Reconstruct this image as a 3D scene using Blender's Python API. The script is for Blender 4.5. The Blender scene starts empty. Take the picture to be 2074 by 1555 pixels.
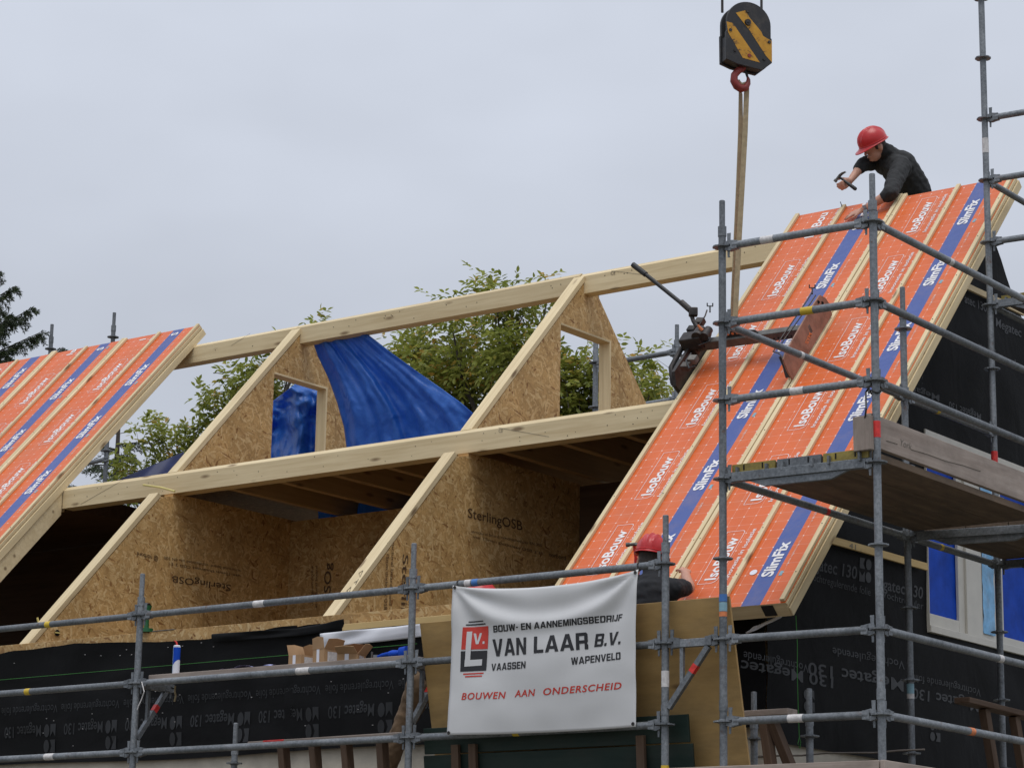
import bpy, bmesh, math, random
import numpy as np
from mathutils import Vector, Matrix, noise

random.seed(7); np.random.seed(7)
scene = bpy.context.scene
col = scene.collection

# ------------------------------------------------------------------ camera, sky, sun, exposure
FPX = 4954.67                       # focal length in photograph pixels (2074 wide)
CAM = np.array([12.9433, -12.7063, -1.4788])
YAW, PITCH, ROLL = -0.6449, 0.2343, 0.0180
def _axes(y, p, r):
    f = np.array([math.sin(y)*math.cos(p), math.cos(y)*math.cos(p), math.sin(p)])
    ri = np.array([math.cos(y), -math.sin(y), 0.0]); up = np.cross(ri, f)
    return f, math.cos(r)*ri+math.sin(r)*up, -math.sin(r)*ri+math.cos(r)*up
FWD, RIGHT, UP = _axes(YAW, PITCH, ROLL)
cd = bpy.data.cameras.new('camera'); cam = bpy.data.objects.new('camera', cd); col.objects.link(cam)
cd.sensor_width = 36; cd.sensor_fit = 'HORIZONTAL'; cd.lens = FPX*36/2074; cd.clip_start = .1; cd.clip_end = 3000
m = Matrix.Identity(4)
for i in range(3):
    m[i][0], m[i][1], m[i][2], m[i][3] = RIGHT[i], UP[i], -FWD[i], CAM[i]
cam.matrix_world = m
scene.camera = cam

SUN_EL, SUN_AZ = math.radians(70), math.radians(38)   # azimuth measured from -Y towards +X
sun_dir = Vector((math.sin(SUN_AZ)*math.cos(SUN_EL), -math.cos(SUN_AZ)*math.cos(SUN_EL), math.sin(SUN_EL)))
world = bpy.data.worlds.new('World'); scene.world = world; world.use_nodes = True
wn, wl = world.node_tree.nodes, world.node_tree.links
wn.clear()
wout = wn.new('ShaderNodeOutputWorld'); bg = wn.new('ShaderNodeBackground')
sky = wn.new('ShaderNodeTexSky'); sky.sky_type = 'NISHITA'; sky.sun_disc = False
sky.sun_elevation = SUN_EL; sky.sun_rotation = math.atan2(sun_dir.x, sun_dir.y); sky.dust_density = 4; sky.air_density = 1.2
skys = wn.new('ShaderNodeMixRGB'); skys.blend_type = 'MULTIPLY'; skys.inputs[0].default_value = 1; skys.inputs[2].default_value = (.07, .07, .07, 1)
wl.new(sky.outputs[0], skys.inputs[1])
# an even cloud deck, brighter overhead as under every overcast sky, with soft uneven cloud
tc = wn.new('ShaderNodeTexCoord'); sep = wn.new('ShaderNodeSeparateXYZ'); wl.new(tc.outputs['Generated'], sep.inputs[0])
mr = wn.new('ShaderNodeMapRange'); mr.inputs[1].default_value = 0; mr.inputs[2].default_value = 1; mr.inputs[3].default_value = .80; mr.inputs[4].default_value = 1.75
wl.new(sep.outputs[2], mr.inputs[0])
nz = wn.new('ShaderNodeTexNoise'); nz.inputs['Scale'].default_value = 3.2; nz.inputs['Detail'].default_value = 4; nz.inputs['Roughness'].default_value = .55
mp = wn.new('ShaderNodeMapping'); mp.inputs['Scale'].default_value = (1, 1, 2.2); wl.new(tc.outputs['Generated'], mp.inputs[0]); wl.new(mp.outputs[0], nz.inputs[0])
nr = wn.new('ShaderNodeMapRange'); nr.inputs[1].default_value = .3; nr.inputs[2].default_value = .7; nr.inputs[3].default_value = .90; nr.inputs[4].default_value = 1.08
wl.new(nz.outputs[0], nr.inputs[0])
mu = wn.new('ShaderNodeMath'); mu.operation = 'MULTIPLY'; wl.new(mr.outputs[0], mu.inputs[0]); wl.new(nr.outputs[0], mu.inputs[1])
cc = wn.new('ShaderNodeMixRGB'); cc.blend_type = 'MULTIPLY'; cc.inputs[0].default_value = 1; cc.inputs[1].default_value = (.565, .605, .69, 1); wl.new(mu.outputs[0], cc.inputs[2])
mx = wn.new('ShaderNodeMixRGB'); mx.inputs[0].default_value = .93
wl.new(skys.outputs[0], mx.inputs[1]); wl.new(cc.outputs[0], mx.inputs[2]); wl.new(mx.outputs[0], bg.inputs[0])
bg.inputs[1].default_value = 1.0
wl.new(bg.outputs[0], wout.inputs[0])
sl = bpy.data.lights.new('sun', 'SUN'); sl.energy = 1.4; sl.angle = math.radians(35); sl.color = (1, .96, .9)
so = bpy.data.objects.new('sun', sl); col.objects.link(so); so.rotation_euler = sun_dir.to_track_quat('Z', 'Y').to_euler(); so.location = (0, 0, 30)
vs = scene.view_settings; vs.view_transform = 'Standard'; vs.look = 'None'; vs.gamma = 1; vs.exposure = 0; vs.use_curve_mapping = False

# ------------------------------------------------------------------ pixel -> place helpers
def ray(u, v): return FWD+RIGHT*((u-1037)/FPX)+UP*((777.5-v)/FPX)
def hit(u, v, n, d):
    n = np.asarray(n, float); D = ray(u, v); return CAM+D*((d-n@CAM)/(n@D))
def at(u, v, x=None, y=None, z=None):
    if x is not None: p = hit(u, v, (1, 0, 0), x)
    elif y is not None: p = hit(u, v, (0, 1, 0), y)
    else: p = hit(u, v, (0, 0, 1), z)
    return Vector(p)
TP, Z0 = 1.06441503, -0.21858888     # roof plane z = TP*y + Z0 (the orange face)
AL = math.atan(TP); CA, SA = math.cos(AL), math.sin(AL)
TH = .11                              # roof panel thickness
ZU = Z0-TH/CA                         # plane of the panels' underside
ZB = 9.730                            # rear slope z = ZB - TP*y
RN = Vector((0, -SA, CA)); RS = Vector((0, CA, SA))
def roof(u, v, off=0.0): return Vector(hit(u, v, (0, -TP, 1), Z0+off/CA))
V = Vector

# ------------------------------------------------------------------ materials
def newmat(name):
    mt = bpy.data.materials.new(name); mt.use_nodes = True
    n, l = mt.node_tree.nodes, mt.node_tree.links
    return mt, n, l, n['Principled BSDF']
def rgb(c): return (c[0], c[1], c[2], 1)
def node(n, t, **kw):
    o = n.new(t)
    for k, v in kw.items():
        if k in o.inputs: o.inputs[k].default_value = v
        else: setattr(o, k, v)
    return o
def ramp(n, stops):
    r = n.new('ShaderNodeValToRGB'); e = r.color_ramp.elements
    e[0].position, e[0].color = stops[0][0], rgb(stops[0][1]); e[1].position, e[1].color = stops[-1][0], rgb(stops[-1][1])
    for p, c in stops[1:-1]:
        x = e.new(p); x.color = rgb(c)
    return r
def coords(n, l, scale=(1, 1, 1), rot=(0, 0, 0), rand=True):
    t = n.new('ShaderNodeTexCoord'); mp_ = n.new('ShaderNodeMapping'); mp_.inputs['Scale'].default_value = scale; mp_.inputs['Rotation'].default_value = rot
    if rand:
        oi = n.new('ShaderNodeObjectInfo'); ad = n.new('ShaderNodeVectorMath'); ad.operation = 'ADD'
        ml = n.new('ShaderNodeMath'); ml.operation = 'MULTIPLY'; ml.inputs[1].default_value = 37
        l.new(oi.outputs['Random'], ml.inputs[0]); l.new(t.outputs['Object'], ad.inputs[0]); l.new(ml.outputs[0], ad.inputs[1]); l.new(ad.outputs[0], mp_.inputs[0])
    else: l.new(t.outputs['Object'], mp_.inputs[0])
    return mp_.outputs[0]
def bump(n, l, h, bsdf, strength=.3, dist=.01):
    b = n.new('ShaderNodeBump'); b.inputs['Strength'].default_value = strength; b.inputs['Distance'].default_value = dist
    l.new(h, b.inputs['Height']); l.new(b.outputs[0], bsdf.inputs['Normal']); return b
MATS = {}
def plain(name, c, rough=.6, metal=0, var=.12, scale=8, bstr=.1, spec=.5):
    mt, n, l, b = newmat(name)
    v = coords(n, l); nzz = node(n, 'ShaderNodeTexNoise', Scale=scale, Detail=6, Roughness=.6); l.new(v, nzz.inputs['Vector'])
    r = ramp(n, [(.3, [x*(1-var) for x in c]), (.7, [min(1, x*(1+var)) for x in c])]); l.new(nzz.outputs[0], r.inputs[0]); l.new(r.outputs[0], b.inputs['Base Color'])
    b.inputs['Roughness'].default_value = rough; b.inputs['Metallic'].default_value = metal; b.inputs['Specular IOR Level'].default_value = spec
    if bstr: bump(n, l, nzz.outputs[0], b, bstr, .004)
    MATS[name] = mt; return mt
def wood(name, lo, hi, knot=(.12, .06, .025), grain=1.0, rough=.62, stain=0.0, kn=True):
    mt, n, l, b = newmat(name)
    v = coords(n, l, (1.2, 26*grain, 26*grain))
    n1 = node(n, 'ShaderNodeTexNoise', Scale=1.0, Detail=5, Roughness=.55, Distortion=.6); l.new(v, n1.inputs['Vector'])
    v2 = coords(n, l, (1.0, 3, 3)); n2 = node(n, 'ShaderNodeTexNoise', Scale=1.3, Detail=3); l.new(v2, n2.inputs['Vector'])
    v4 = coords(n, l, (5, 130, 130)); n4 = node(n, 'ShaderNodeTexNoise', Scale=1.0, Detail=3); l.new(v4, n4.inputs['Vector'])
    a1 = node(n, 'ShaderNodeMath', operation='MULTIPLY_ADD'); a1.inputs[1].default_value = .55; l.new(n1.outputs[0], a1.inputs[0])
    m2 = node(n, 'ShaderNodeMath', operation='MULTIPLY'); m2.inputs[1].default_value = .30; l.new(n2.outputs[0], m2.inputs[0]); l.new(m2.outputs[0], a1.inputs[2])
    a2 = node(n, 'ShaderNodeMath', operation='MULTIPLY_ADD'); a2.inputs[1].default_value = .15; l.new(n4.outputs[0], a2.inputs[0]); l.new(a1.outputs[0], a2.inputs[2])
    r = ramp(n, [(.33, lo), (.66, hi)]); l.new(a2.outputs[0], r.inputs[0])
    out = r.outputs[0]
    oi = n.new('ShaderNodeObjectInfo'); hv = n.new('ShaderNodeHueSaturation')
    mv = node(n, 'ShaderNodeMapRange'); mv.inputs[3].default_value = .86; mv.inputs[4].default_value = 1.1; l.new(oi.outputs['Random'], mv.inputs[0]); l.new(mv.outputs[0], hv.inputs['Value']); l.new(out, hv.inputs['Color']); out = hv.outputs[0]
    if kn:
        v3 = coords(n, l, (2.1, 7, 7)); vo = node(n, 'ShaderNodeTexVoronoi', Scale=1.0, Randomness=1.0); l.new(v3, vo.inputs['Vector'])
        kr = ramp(n, [(.07, (1, 1, 1)), (.17, (0, 0, 0))]); l.new(vo.outputs['Distance'], kr.inputs[0])
        mk = node(n, 'ShaderNodeMath', operation='MULTIPLY'); mk.inputs[1].default_value = .75; l.new(kr.outputs[0], mk.inputs[0])
        km = n.new('ShaderNodeMixRGB'); km.inputs[2].default_value = rgb(knot); l.new(mk.outputs[0], km.inputs[0]); l.new(out, km.inputs[1]); out = km.outputs[0]
    if stain:
        v5 = coords(n, l, (2, 5, 5)); n5 = node(n, 'ShaderNodeTexNoise', Scale=1.6, Detail=6, Roughness=.7); l.new(v5, n5.inputs['Vector'])
        sr = ramp(n, [(.42, (0, 0, 0)), (.66, (stain,)*3)]); l.new(n5.outputs[0], sr.inputs[0])
        sm = n.new('ShaderNodeMixRGB'); sm.inputs[2].default_value = (.05, .042, .035, 1); l.new(sr.outputs[0], sm.inputs[0]); l.new(out, sm.inputs[1]); out = sm.outputs[0]
    l.new(out, b.inputs['Base Color']); b.inputs['Roughness'].default_value = rough; b.inputs['Specular IOR Level'].default_value = .25
    bump(n, l, a2.outputs[0], b, .18, .003)
    MATS[name] = mt; return mt
def osb(name, base, dark, light, axis):
    """oriented strand board: four layers of randomly turned strands; axis = the board's normal"""
    mt, n, l, b = newmat(name)
    t = n.new('ShaderNodeTexCoord'); sp = n.new('ShaderNodeSeparateXYZ'); l.new(t.outputs['Object'], sp.inputs[0])
    cb = n.new('ShaderNodeCombineXYZ'); i0, i1 = {'x': (1, 2), 'y': (0, 2), 'z': (0, 1)}[axis]
    l.new(sp.outputs[i0], cb.inputs[0]); l.new(sp.outputs[i1], cb.inputs[1])
    wv = node(n, 'ShaderNodeTexNoise', Scale=7, Detail=2); l.new(cb.outputs[0], wv.inputs['Vector'])
    wm = node(n, 'ShaderNodeVectorMath', operation='MULTIPLY_ADD'); wm.inputs[1].default_value = (.05, .05, 0); l.new(wv.outputs['Color'], wm.inputs[0]); l.new(cb.outputs[0], wm.inputs[2])
    best = None
    for k, ang in enumerate((.15, .75, 1.35, 2.0, 2.65)):
        rt = node(n, 'ShaderNodeVectorRotate', rotation_type='Z_AXIS'); rt.inputs['Angle'].default_value = ang; l.new(wm.outputs[0], rt.inputs['Vector'])
        mp_ = node(n, 'ShaderNodeMapping'); mp_.inputs['Location'].default_value = (k*3.7, k*1.9, 0); mp_.inputs['Scale'].default_value = (11+1.5*k, 64-4*k, 1); l.new(rt.outputs[0], mp_.inputs[0])
        vo = node(n, 'ShaderNodeTexVoronoi', Scale=1.0, voronoi_dimensions='2D'); l.new(mp_.outputs[0], vo.inputs['Vector'])
        se = n.new('ShaderNodeSeparateColor'); l.new(vo.outputs['Color'], se.inputs[0])
        if best is None: best = (se.outputs[0], se.outputs[1])
        else:
            gt = node(n, 'ShaderNodeMath', operation='GREATER_THAN'); l.new(se.outputs[0], gt.inputs[0]); l.new(best[0], gt.inputs[1])
            mxx = node(n, 'ShaderNodeMath', operation='MAXIMUM'); l.new(se.outputs[0], mxx.inputs[0]); l.new(best[0], mxx.inputs[1])
            mm = n.new('ShaderNodeMix'); l.new(gt.outputs[0], mm.inputs[0]); l.new(best[1], mm.inputs[2]); l.new(se.outputs[1], mm.inputs[3])
            best = (mxx.outputs[0], mm.outputs[0])
    r = ramp(n, [(0, dark), (.035, [d*.5+x*.5 for d, x in zip(dark, base)]), (.12, [x*.86 for x in base]), (.6, [x*1.08 for x in base]), (1, light)]); l.new(best[1], r.inputs[0])
    n2 = node(n, 'ShaderNodeTexNoise', Scale=2.2, Detail=4); l.new(cb.outputs[0], n2.inputs['Vector'])
    hv = n.new('ShaderNodeHueSaturation'); mv = node(n, 'ShaderNodeMapRange'); mv.inputs[1].default_value = .3; mv.inputs[2].default_value = .7; mv.inputs[3].default_value = .82; mv.inputs[4].default_value = 1.14
    l.new(n2.outputs[0], mv.inputs[0]); l.new(mv.outputs[0], hv.inputs['Value']); l.new(r.outputs[0], hv.inputs['Color'])
    fl = node(n, 'ShaderNodeTexNoise', Scale=60, Detail=3); l.new(cb.outputs[0], fl.inputs['Vector'])
    fr = ramp(n, [(.30, (.55, .48, .42)), (.38, (1, 1, 1))]); l.new(fl.outputs[0], fr.inputs[0])
    fm = n.new('ShaderNodeMixRGB'); fm.blend_type = 'MULTIPLY'; fm.inputs[0].default_value = .8; l.new(hv.outputs[0], fm.inputs[1]); l.new(fr.outputs[0], fm.inputs[2])
    l.new(fm.outputs[0], b.inputs['Base Color']); b.inputs['Roughness'].default_value = .6; b.inputs['Specular IOR Level'].default_value = .3
    bump(n, l, best[1], b, .25, .003)
    MATS[name] = mt; return mt
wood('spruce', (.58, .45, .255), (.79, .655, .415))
wood('joist_wood', (.29, .19, .095), (.42, .29, .155))  # spruce tone darkened, putting the rooms' shade into the joists
wood('spruce_yellow', (.50, .345, .14), (.64, .47, .22))
wood('plywood', (.37, .23, .085), (.48, .315, .13), grain=.35, kn=True, stain=.25)
wood('old_board', (.27, .215, .18), (.42, .355, .31), grain=.8, stain=.3, rough=.8, kn=False)
wood('deck_wood', (.11, .075, .05), (.20, .145, .10), grain=.7, stain=.5, rough=.8, kn=False)
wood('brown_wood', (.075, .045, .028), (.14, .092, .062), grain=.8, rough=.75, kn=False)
wood('green_paint', (.008, .02, .016), (.018, .035, .028), grain=.6, rough=.55, stain=.2, kn=False)
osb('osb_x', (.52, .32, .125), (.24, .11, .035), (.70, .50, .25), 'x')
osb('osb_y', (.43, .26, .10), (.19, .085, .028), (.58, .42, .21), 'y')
osb('osb_z', (.20, .12, .05), (.08, .035, .015), (.3, .2, .1), 'z')  # floor strand board darkened to deepen the shade inside the rooms
def metal():
    mt, n, l, b = newmat('galvanised')
    v = coords(n, l, (1, 1, 1)); n1 = node(n, 'ShaderNodeTexNoise', Scale=55, Detail=4, Roughness=.65); l.new(v, n1.inputs['Vector'])
    n2 = node(n, 'ShaderNodeTexNoise', Scale=5, Detail=6, Roughness=.65); l.new(v, n2.inputs['Vector'])
    ad = node(n, 'ShaderNodeMath', operation='MULTIPLY_ADD'); ad.inputs[1].default_value = .5; l.new(n1.outputs[0], ad.inputs[0])
    h = node(n, 'ShaderNodeMath', operation='MULTIPLY'); h.inputs[1].default_value = .5; l.new(n2.outputs[0], h.inputs[0]); l.new(h.outputs[0], ad.inputs[2])
    r = ramp(n, [(.32, (.085, .095, .105)), (.5, (.19, .205, .22)), (.68, (.31, .33, .35))]); l.new(ad.outputs[0], r.inputs[0])
    oi = n.new('ShaderNodeObjectInfo'); hv = n.new('ShaderNodeHueSaturation'); mv = node(n, 'ShaderNodeMapRange'); mv.inputs[3].default_value = .75; mv.inputs[4].default_value = 1.15
    l.new(oi.outputs['Random'], mv.inputs[0]); l.new(mv.outputs[0], hv.inputs['Value']); l.new(r.outputs[0], hv.inputs['Color'])
    n5 = node(n, 'ShaderNodeTexNoise', Scale=9, Detail=8, Roughness=.75); l.new(v, n5.inputs['Vector'])
    r5 = ramp(n, [(.60, (0, 0, 0)), (.70, (.75, .75, .75))]); l.new(n5.outputs[0], r5.inputs[0]); x5 = n.new('ShaderNodeMixRGB'); x5.inputs[2].default_value = (.12, .06, .035, 1); l.new(r5.outputs[0], x5.inputs[0]); l.new(hv.outputs[0], x5.inputs[1])
    r6 = ramp(n, [(.28, (.8, .8, .8)), (.36, (0, 0, 0))]); l.new(n5.outputs[0], r6.inputs[0]); x6 = n.new('ShaderNodeMixRGB'); x6.inputs[2].default_value = (.42, .41, .39, 1); l.new(r6.outputs[0], x6.inputs[0]); l.new(x5.outputs[0], x6.inputs[1])
    l.new(x6.outputs[0], b.inputs['Base Color'])
    rr = node(n, 'ShaderNodeMapRange'); rr.inputs[3].default_value = .42; rr.inputs[4].default_value = .7; l.new(n2.outputs[0], rr.inputs[0]); l.new(rr.outputs[0], b.inputs['Roughness'])
    b.inputs['Metallic'].default_value = .45; bump(n, l, n1.outputs[0], b, .12, .002); MATS['galvanised'] = mt
metal()
def orange():
    mt, n, l, b = newmat('orange_foil')
    t = n.new('ShaderNodeTexCoord'); sp = n.new('ShaderNodeSeparateXYZ'); l.new(t.outputs['Object'], sp.inputs[0])
    def lines(sock, off, per, wd):
        a = node(n, 'ShaderNodeMath', operation='ADD'); a.inputs[1].default_value = -off+per*40; l.new(sock, a.inputs[0])
        d = node(n, 'ShaderNodeMath', operation='PINGPONG'); d.inputs[1].default_value = per/2; l.new(a.outputs[0], d.inputs[0])
        c = node(n, 'ShaderNodeMapRange'); c.inputs[1].default_value = wd*.45; c.inputs[2].default_value = wd*1.1; c.inputs[3].default_value = 1; c.inputs[4].default_value = 0; l.new(d.outputs[0], c.inputs[0]); return c.outputs[0], d.outputs[0]
    lx, dx = lines(sp.outputs[0], .072, .0985, .0022); ly, dy = lines(sp.outputs[1], .04, .0985, .0022)
    mxx = node(n, 'ShaderNodeMath', operation='MAXIMUM'); l.new(lx, mxx.inputs[0]); l.new(ly, mxx.inputs[1])
    # white dots where the lines cross
    d2 = node(n, 'ShaderNodeMath', operation='MULTIPLY'); l.new(dx, d2.inputs[0]); l.new(dx, d2.inputs[1])
    d3 = node(n, 'ShaderNodeMath', operation='MULTIPLY_ADD'); l.new(dy, d3.inputs[0]); l.new(dy, d3.inputs[1]); l.new(d2.outputs[0], d3.inputs[2])
    ds = node(n, 'ShaderNodeMath', operation='LESS_THAN'); ds.inputs[1].default_value = .0055**2; l.new(d3.outputs[0], ds.inputs[0])
    ls = node(n, 'ShaderNodeMath', operation='MULTIPLY'); ls.inputs[1].default_value = .20; l.new(mxx.outputs[0], ls.inputs[0])
    al = node(n, 'ShaderNodeMath', operation='MAXIMUM'); l.new(ls.outputs[0], al.inputs[0])
    dsm = node(n, 'ShaderNodeMath', operation='MULTIPLY'); dsm.inputs[1].default_value = .9; l.new(ds.outputs[0], dsm.inputs[0]); l.new(dsm.outputs[0], al.inputs[1])
    nzz = node(n, 'ShaderNodeTexNoise', Scale=3, Detail=4); l.new(t.outputs['Object'], nzz.inputs['Vector'])
    orr = ramp(n, [(.3, (.62, .115, .020)), (.7, (.71, .141, .030))]); l.new(nzz.outputs[0], orr.inputs[0])
    m1 = n.new('ShaderNodeMixRGB'); m1.inputs[2].default_value = (.80, .74, .68, 1); l.new(al.outputs[0], m1.inputs[0]); l.new(orr.outputs[0], m1.inputs[1])
    g = node(n, 'ShaderNodeMath', operation='COMPARE'); g.inputs[1].default_value = .742; g.inputs[2].default_value = .074; l.new(sp.outputs[0], g.inputs[0])
    m2 = n.new('ShaderNodeMixRGB'); m2.inputs[2].default_value = (.06, .10, .31, 1); l.new(g.outputs[0], m2.inputs[0]); l.new(m1.outputs[0], m2.inputs[1])
    du = node(n, 'ShaderNodeTexNoise', Scale=2.3, Detail=9, Roughness=.72, Distortion=.4); l.new(t.outputs['Object'], du.inputs['Vector'])
    dr = ramp(n, [(.50, (0, 0, 0)), (.74, (.30, .30, .30))]); l.new(du.outputs[0], dr.inputs[0])
    m3 = n.new('ShaderNodeMixRGB'); m3.inputs[2].default_value = (.42, .30, .23, 1); l.new(dr.outputs[0], m3.inputs[0]); l.new(m2.outputs[0], m3.inputs[1])
    l.new(m3.outputs[0], b.inputs['Base Color']); rr = node(n, 'ShaderNodeMapRange'); rr.inputs[1].default_value = .3; rr.inputs[2].default_value = .7; rr.inputs[3].default_value = .3; rr.inputs[4].default_value = .6; l.new(du.outputs[0], rr.inputs[0]); l.new(rr.outputs[0], b.inputs['Roughness']); b.inputs['Specular IOR Level'].default_value = .35
    nb = node(n, 'ShaderNodeTexNoise', Scale=3.5, Detail=4, Distortion=.5); l.new(t.outputs['Object'], nb.inputs['Vector']); bump(n, l, nb.outputs[0], b, .35, .03)
    MATS['orange_foil'] = mt
orange()
plain('white_print', (.78, .76, .75), .5, var=.03, bstr=0)
plain('pale_print', (.66, .50, .44), .5, var=.03, bstr=0)
plain('grey_print', (.0082, .0092, .011), .5, var=.2, bstr=0)
plain('stamp', (.085, .046, .02), .7, var=.3, scale=60, bstr=0)
plain('pencil', (.16, .14, .11), .7, var=.2, bstr=0)
def foil():
    mt, n, l, b = newmat('black_foil')
    v = coords(n, l, (1, 1, 1), rand=False); n1 = node(n, 'ShaderNodeTexNoise', Scale=2.5, Detail=5, Distortion=.6); l.new(v, n1.inputs['Vector'])
    n2 = node(n, 'ShaderNodeTexNoise', Scale=300, Detail=2); l.new(v, n2.inputs['Vector'])
    r = ramp(n, [(.3, (.0035, .0037, .004)), (.7, (.007, .0072, .008))]); l.new(n1.outputs[0], r.inputs[0]); l.new(r.outputs[0], b.inputs['Base Color'])
    b.inputs['Roughness'].default_value = .7; b.inputs['Specular IOR Level'].default_value = .14
    a = node(n, 'ShaderNodeMath', operation='MULTIPLY_ADD'); a.inputs[1].default_value = .04; l.new(n2.outputs[0], a.inputs[0]); l.new(n1.outputs[0], a.inputs[2])
    bump(n, l, a.outputs[0], b, .5, .03); MATS['black_foil'] = mt
foil()
def tarp():
    mt, n, l, b = newmat('blue_tarp')
    v = coords(n, l, (1, 1, 1)); n1 = node(n, 'ShaderNodeTexNoise', Scale=5, Detail=6, Distortion=1.2, Roughness=.6); l.new(v, n1.inputs['Vector'])
    r = ramp(n, [(.3, (.02, .135, .50)), (.7, (.06, .24, .74))]); l.new(n1.outputs[0], r.inputs[0]); l.new(r.outputs[0], b.inputs['Base Color'])
    b.inputs['Roughness'].default_value = .33; b.inputs['Specular IOR Level'].default_value = .55
    n3 = node(n, 'ShaderNodeTexNoise', Scale=5.5, Detail=4, Distortion=1.2, noise_type='RIDGED_MULTIFRACTAL'); l.new(v, n3.inputs['Vector'])
    n4 = node(n, 'ShaderNodeTexNoise', Scale=22, Detail=3, Distortion=1.0); l.new(v, n4.inputs['Vector'])
    m4 = node(n, 'ShaderNodeMath', operation='MULTIPLY_ADD'); m4.inputs[1].default_value = .35; l.new(n4.outputs[0], m4.inputs[0]); l.new(n3.outputs[0], m4.inputs[2])
    bump(n, l, m4.outputs[0], b, .55, .022)
    tr = n.new('ShaderNodeBsdfTranslucent'); tr.inputs[0].default_value = (.02, .16, .70, 1); ms = n.new('ShaderNodeMixShader'); ms.inputs[0].default_value = .4
    l.new(b.outputs[0], ms.inputs[1]); l.new(tr.outputs[0], ms.inputs[2]); l.new(ms.outputs[0], n['Material Output'].inputs[0]); MATS['blue_tarp'] = mt
tarp()
plain('navy_tarp', (.012, .022, .085), .5, var=.2, bstr=.3, scale=6)
plain('banner_white', (.60, .60, .60), .5, var=.03, scale=3, bstr=.1)
plain('banner_black', (.012, .012, .014), .45, var=.1, bstr=0)
plain('banner_red', (.55, .035, .018), .45, var=.1, bstr=0)
plain('black', (.012, .012, .013), .5, var=.2)
plain('hole_dark', (.004, .004, .004), .9, var=.1, bstr=0)
plain('dark_steel', (.045, .04, .038), .5, .5, var=.4, scale=20, bstr=.2)
plain('grey_steel', (.12, .115, .105), .5, .4, var=.35, scale=14, bstr=.2)
plain('rust_plate', (.27, .15, .105), .65, .15, var=.35, scale=9, bstr=.2)
plain('shirt_black', (.016, .017, .018), .85, var=.25, scale=25, bstr=.35)
plain('shirt_navy', (.010, .011, .014), .85, var=.25, scale=25, bstr=.35)
plain('trousers', (.14, .09, .05), .85, var=.2, scale=14, bstr=.3)
plain('skin', (.52, .27, .185), .5, var=.10, scale=18, bstr=.1)
plain('hair', (.03, .02, .014), .7, var=.3, scale=60, bstr=.3)
plain('helmet_red', (.50, .018, .02), .32, var=.12, scale=5, bstr=0)
plain('sling_web', (.36, .29, .175), .8, var=.2, scale=30, bstr=.3)
plain('cardboard', (.40, .245, .125), .8, var=.1, scale=12)
plain('cardboard_in', (.20, .10, .045), .8, var=.1, scale=12)
plain('paper', (.75, .76, .82), .6, var=.05)
plain('lilac_paper', (.42, .44, .74), .6, var=.05)
plain('tape_yellow', (.62, .43, .03), .5, var=.15)
plain('cap_yellow', (.26, .20, .045), .6, var=.35, scale=20)
plain('tape_red', (.62, .03, .025), .5, var=.25, scale=30)
plain('tape_white', (.60, .58, .57), .55, var=.25, scale=40)
plain('tape_orange', (.65, .20, .07), .55, var=.2, scale=30)
plain('tape_blue', (.05, .17, .45), .5, var=.2, scale=20)
plain('tape_cyan', (.22, .38, .45), .5, var=.2, scale=20)
plain('bright_blue', (.008, .065, .46), .6, var=.2, spec=.15)
plain('cyan_film', (.16, .42, .70), .25, var=.35, scale=9, bstr=.5)
plain('window_cream', (.60, .575, .51), .4, var=.05, bstr=0)
plain('white_membrane', (.66, .67, .71), .55, var=.05, scale=4)
plain('green_plastic', (.012, .11, .035), .4, var=.1)
plain('green_string', (.035, .2, .03), .7, var=.1)
plain('chalk_yellow', (.62, .52, .18), .6, var=.1)
plain('render_cream', (.50, .46, .38), .85, var=.14, scale=7, bstr=.5)
plain('joint_dark', (.16, .14, .12), .9, var=.2)
plain('ground', (.13, .12, .09), .9, var=.3, scale=.6, bstr=.3)
plain('bark', (.06, .05, .04), .9, var=.3, scale=20, bstr=.5)
plain('glass_dark', (.01, .02, .10), .15, var=.1, bstr=0)
def crane_yellow():
    mt, n, l, b = newmat('hazard_yellow')
    v = coords(n, l, rand=False); n1 = node(n, 'ShaderNodeTexNoise', Scale=14, Detail=7, Roughness=.7); l.new(v, n1.inputs['Vector'])
    r = ramp(n, [(.36, (.05, .035, .02)), (.43, (.50, .24, .012)), (.7, (.62, .32, .02))]); l.new(n1.outputs[0], r.inputs[0]); l.new(r.outputs[0], b.inputs['Base Color']); b.inputs['Roughness'].default_value = .5
    bump(n, l, n1.outputs[0], b, .2, .004); MATS['hazard_yellow'] = mt
    mt, n, l, b = newmat('hazard_black')
    v = coords(n, l, rand=False); n1 = node(n, 'ShaderNodeTexNoise', Scale=11, Detail=7, Roughness=.7); l.new(v, n1.inputs['Vector'])
    r = ramp(n, [(.5, (.018, .018, .02)), (.68, (.045, .04, .035)), (.76, (.22, .11, .02))]); l.new(n1.outputs[0], r.inputs[0]); l.new(r.outputs[0], b.inputs['Base Color']); b.inputs['Roughness'].default_value = .55
    MATS['hazard_black'] = mt
crane_yellow()
plain('hook_red', (.22, .03, .025), .5, var=.4, scale=14, bstr=.2)
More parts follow.
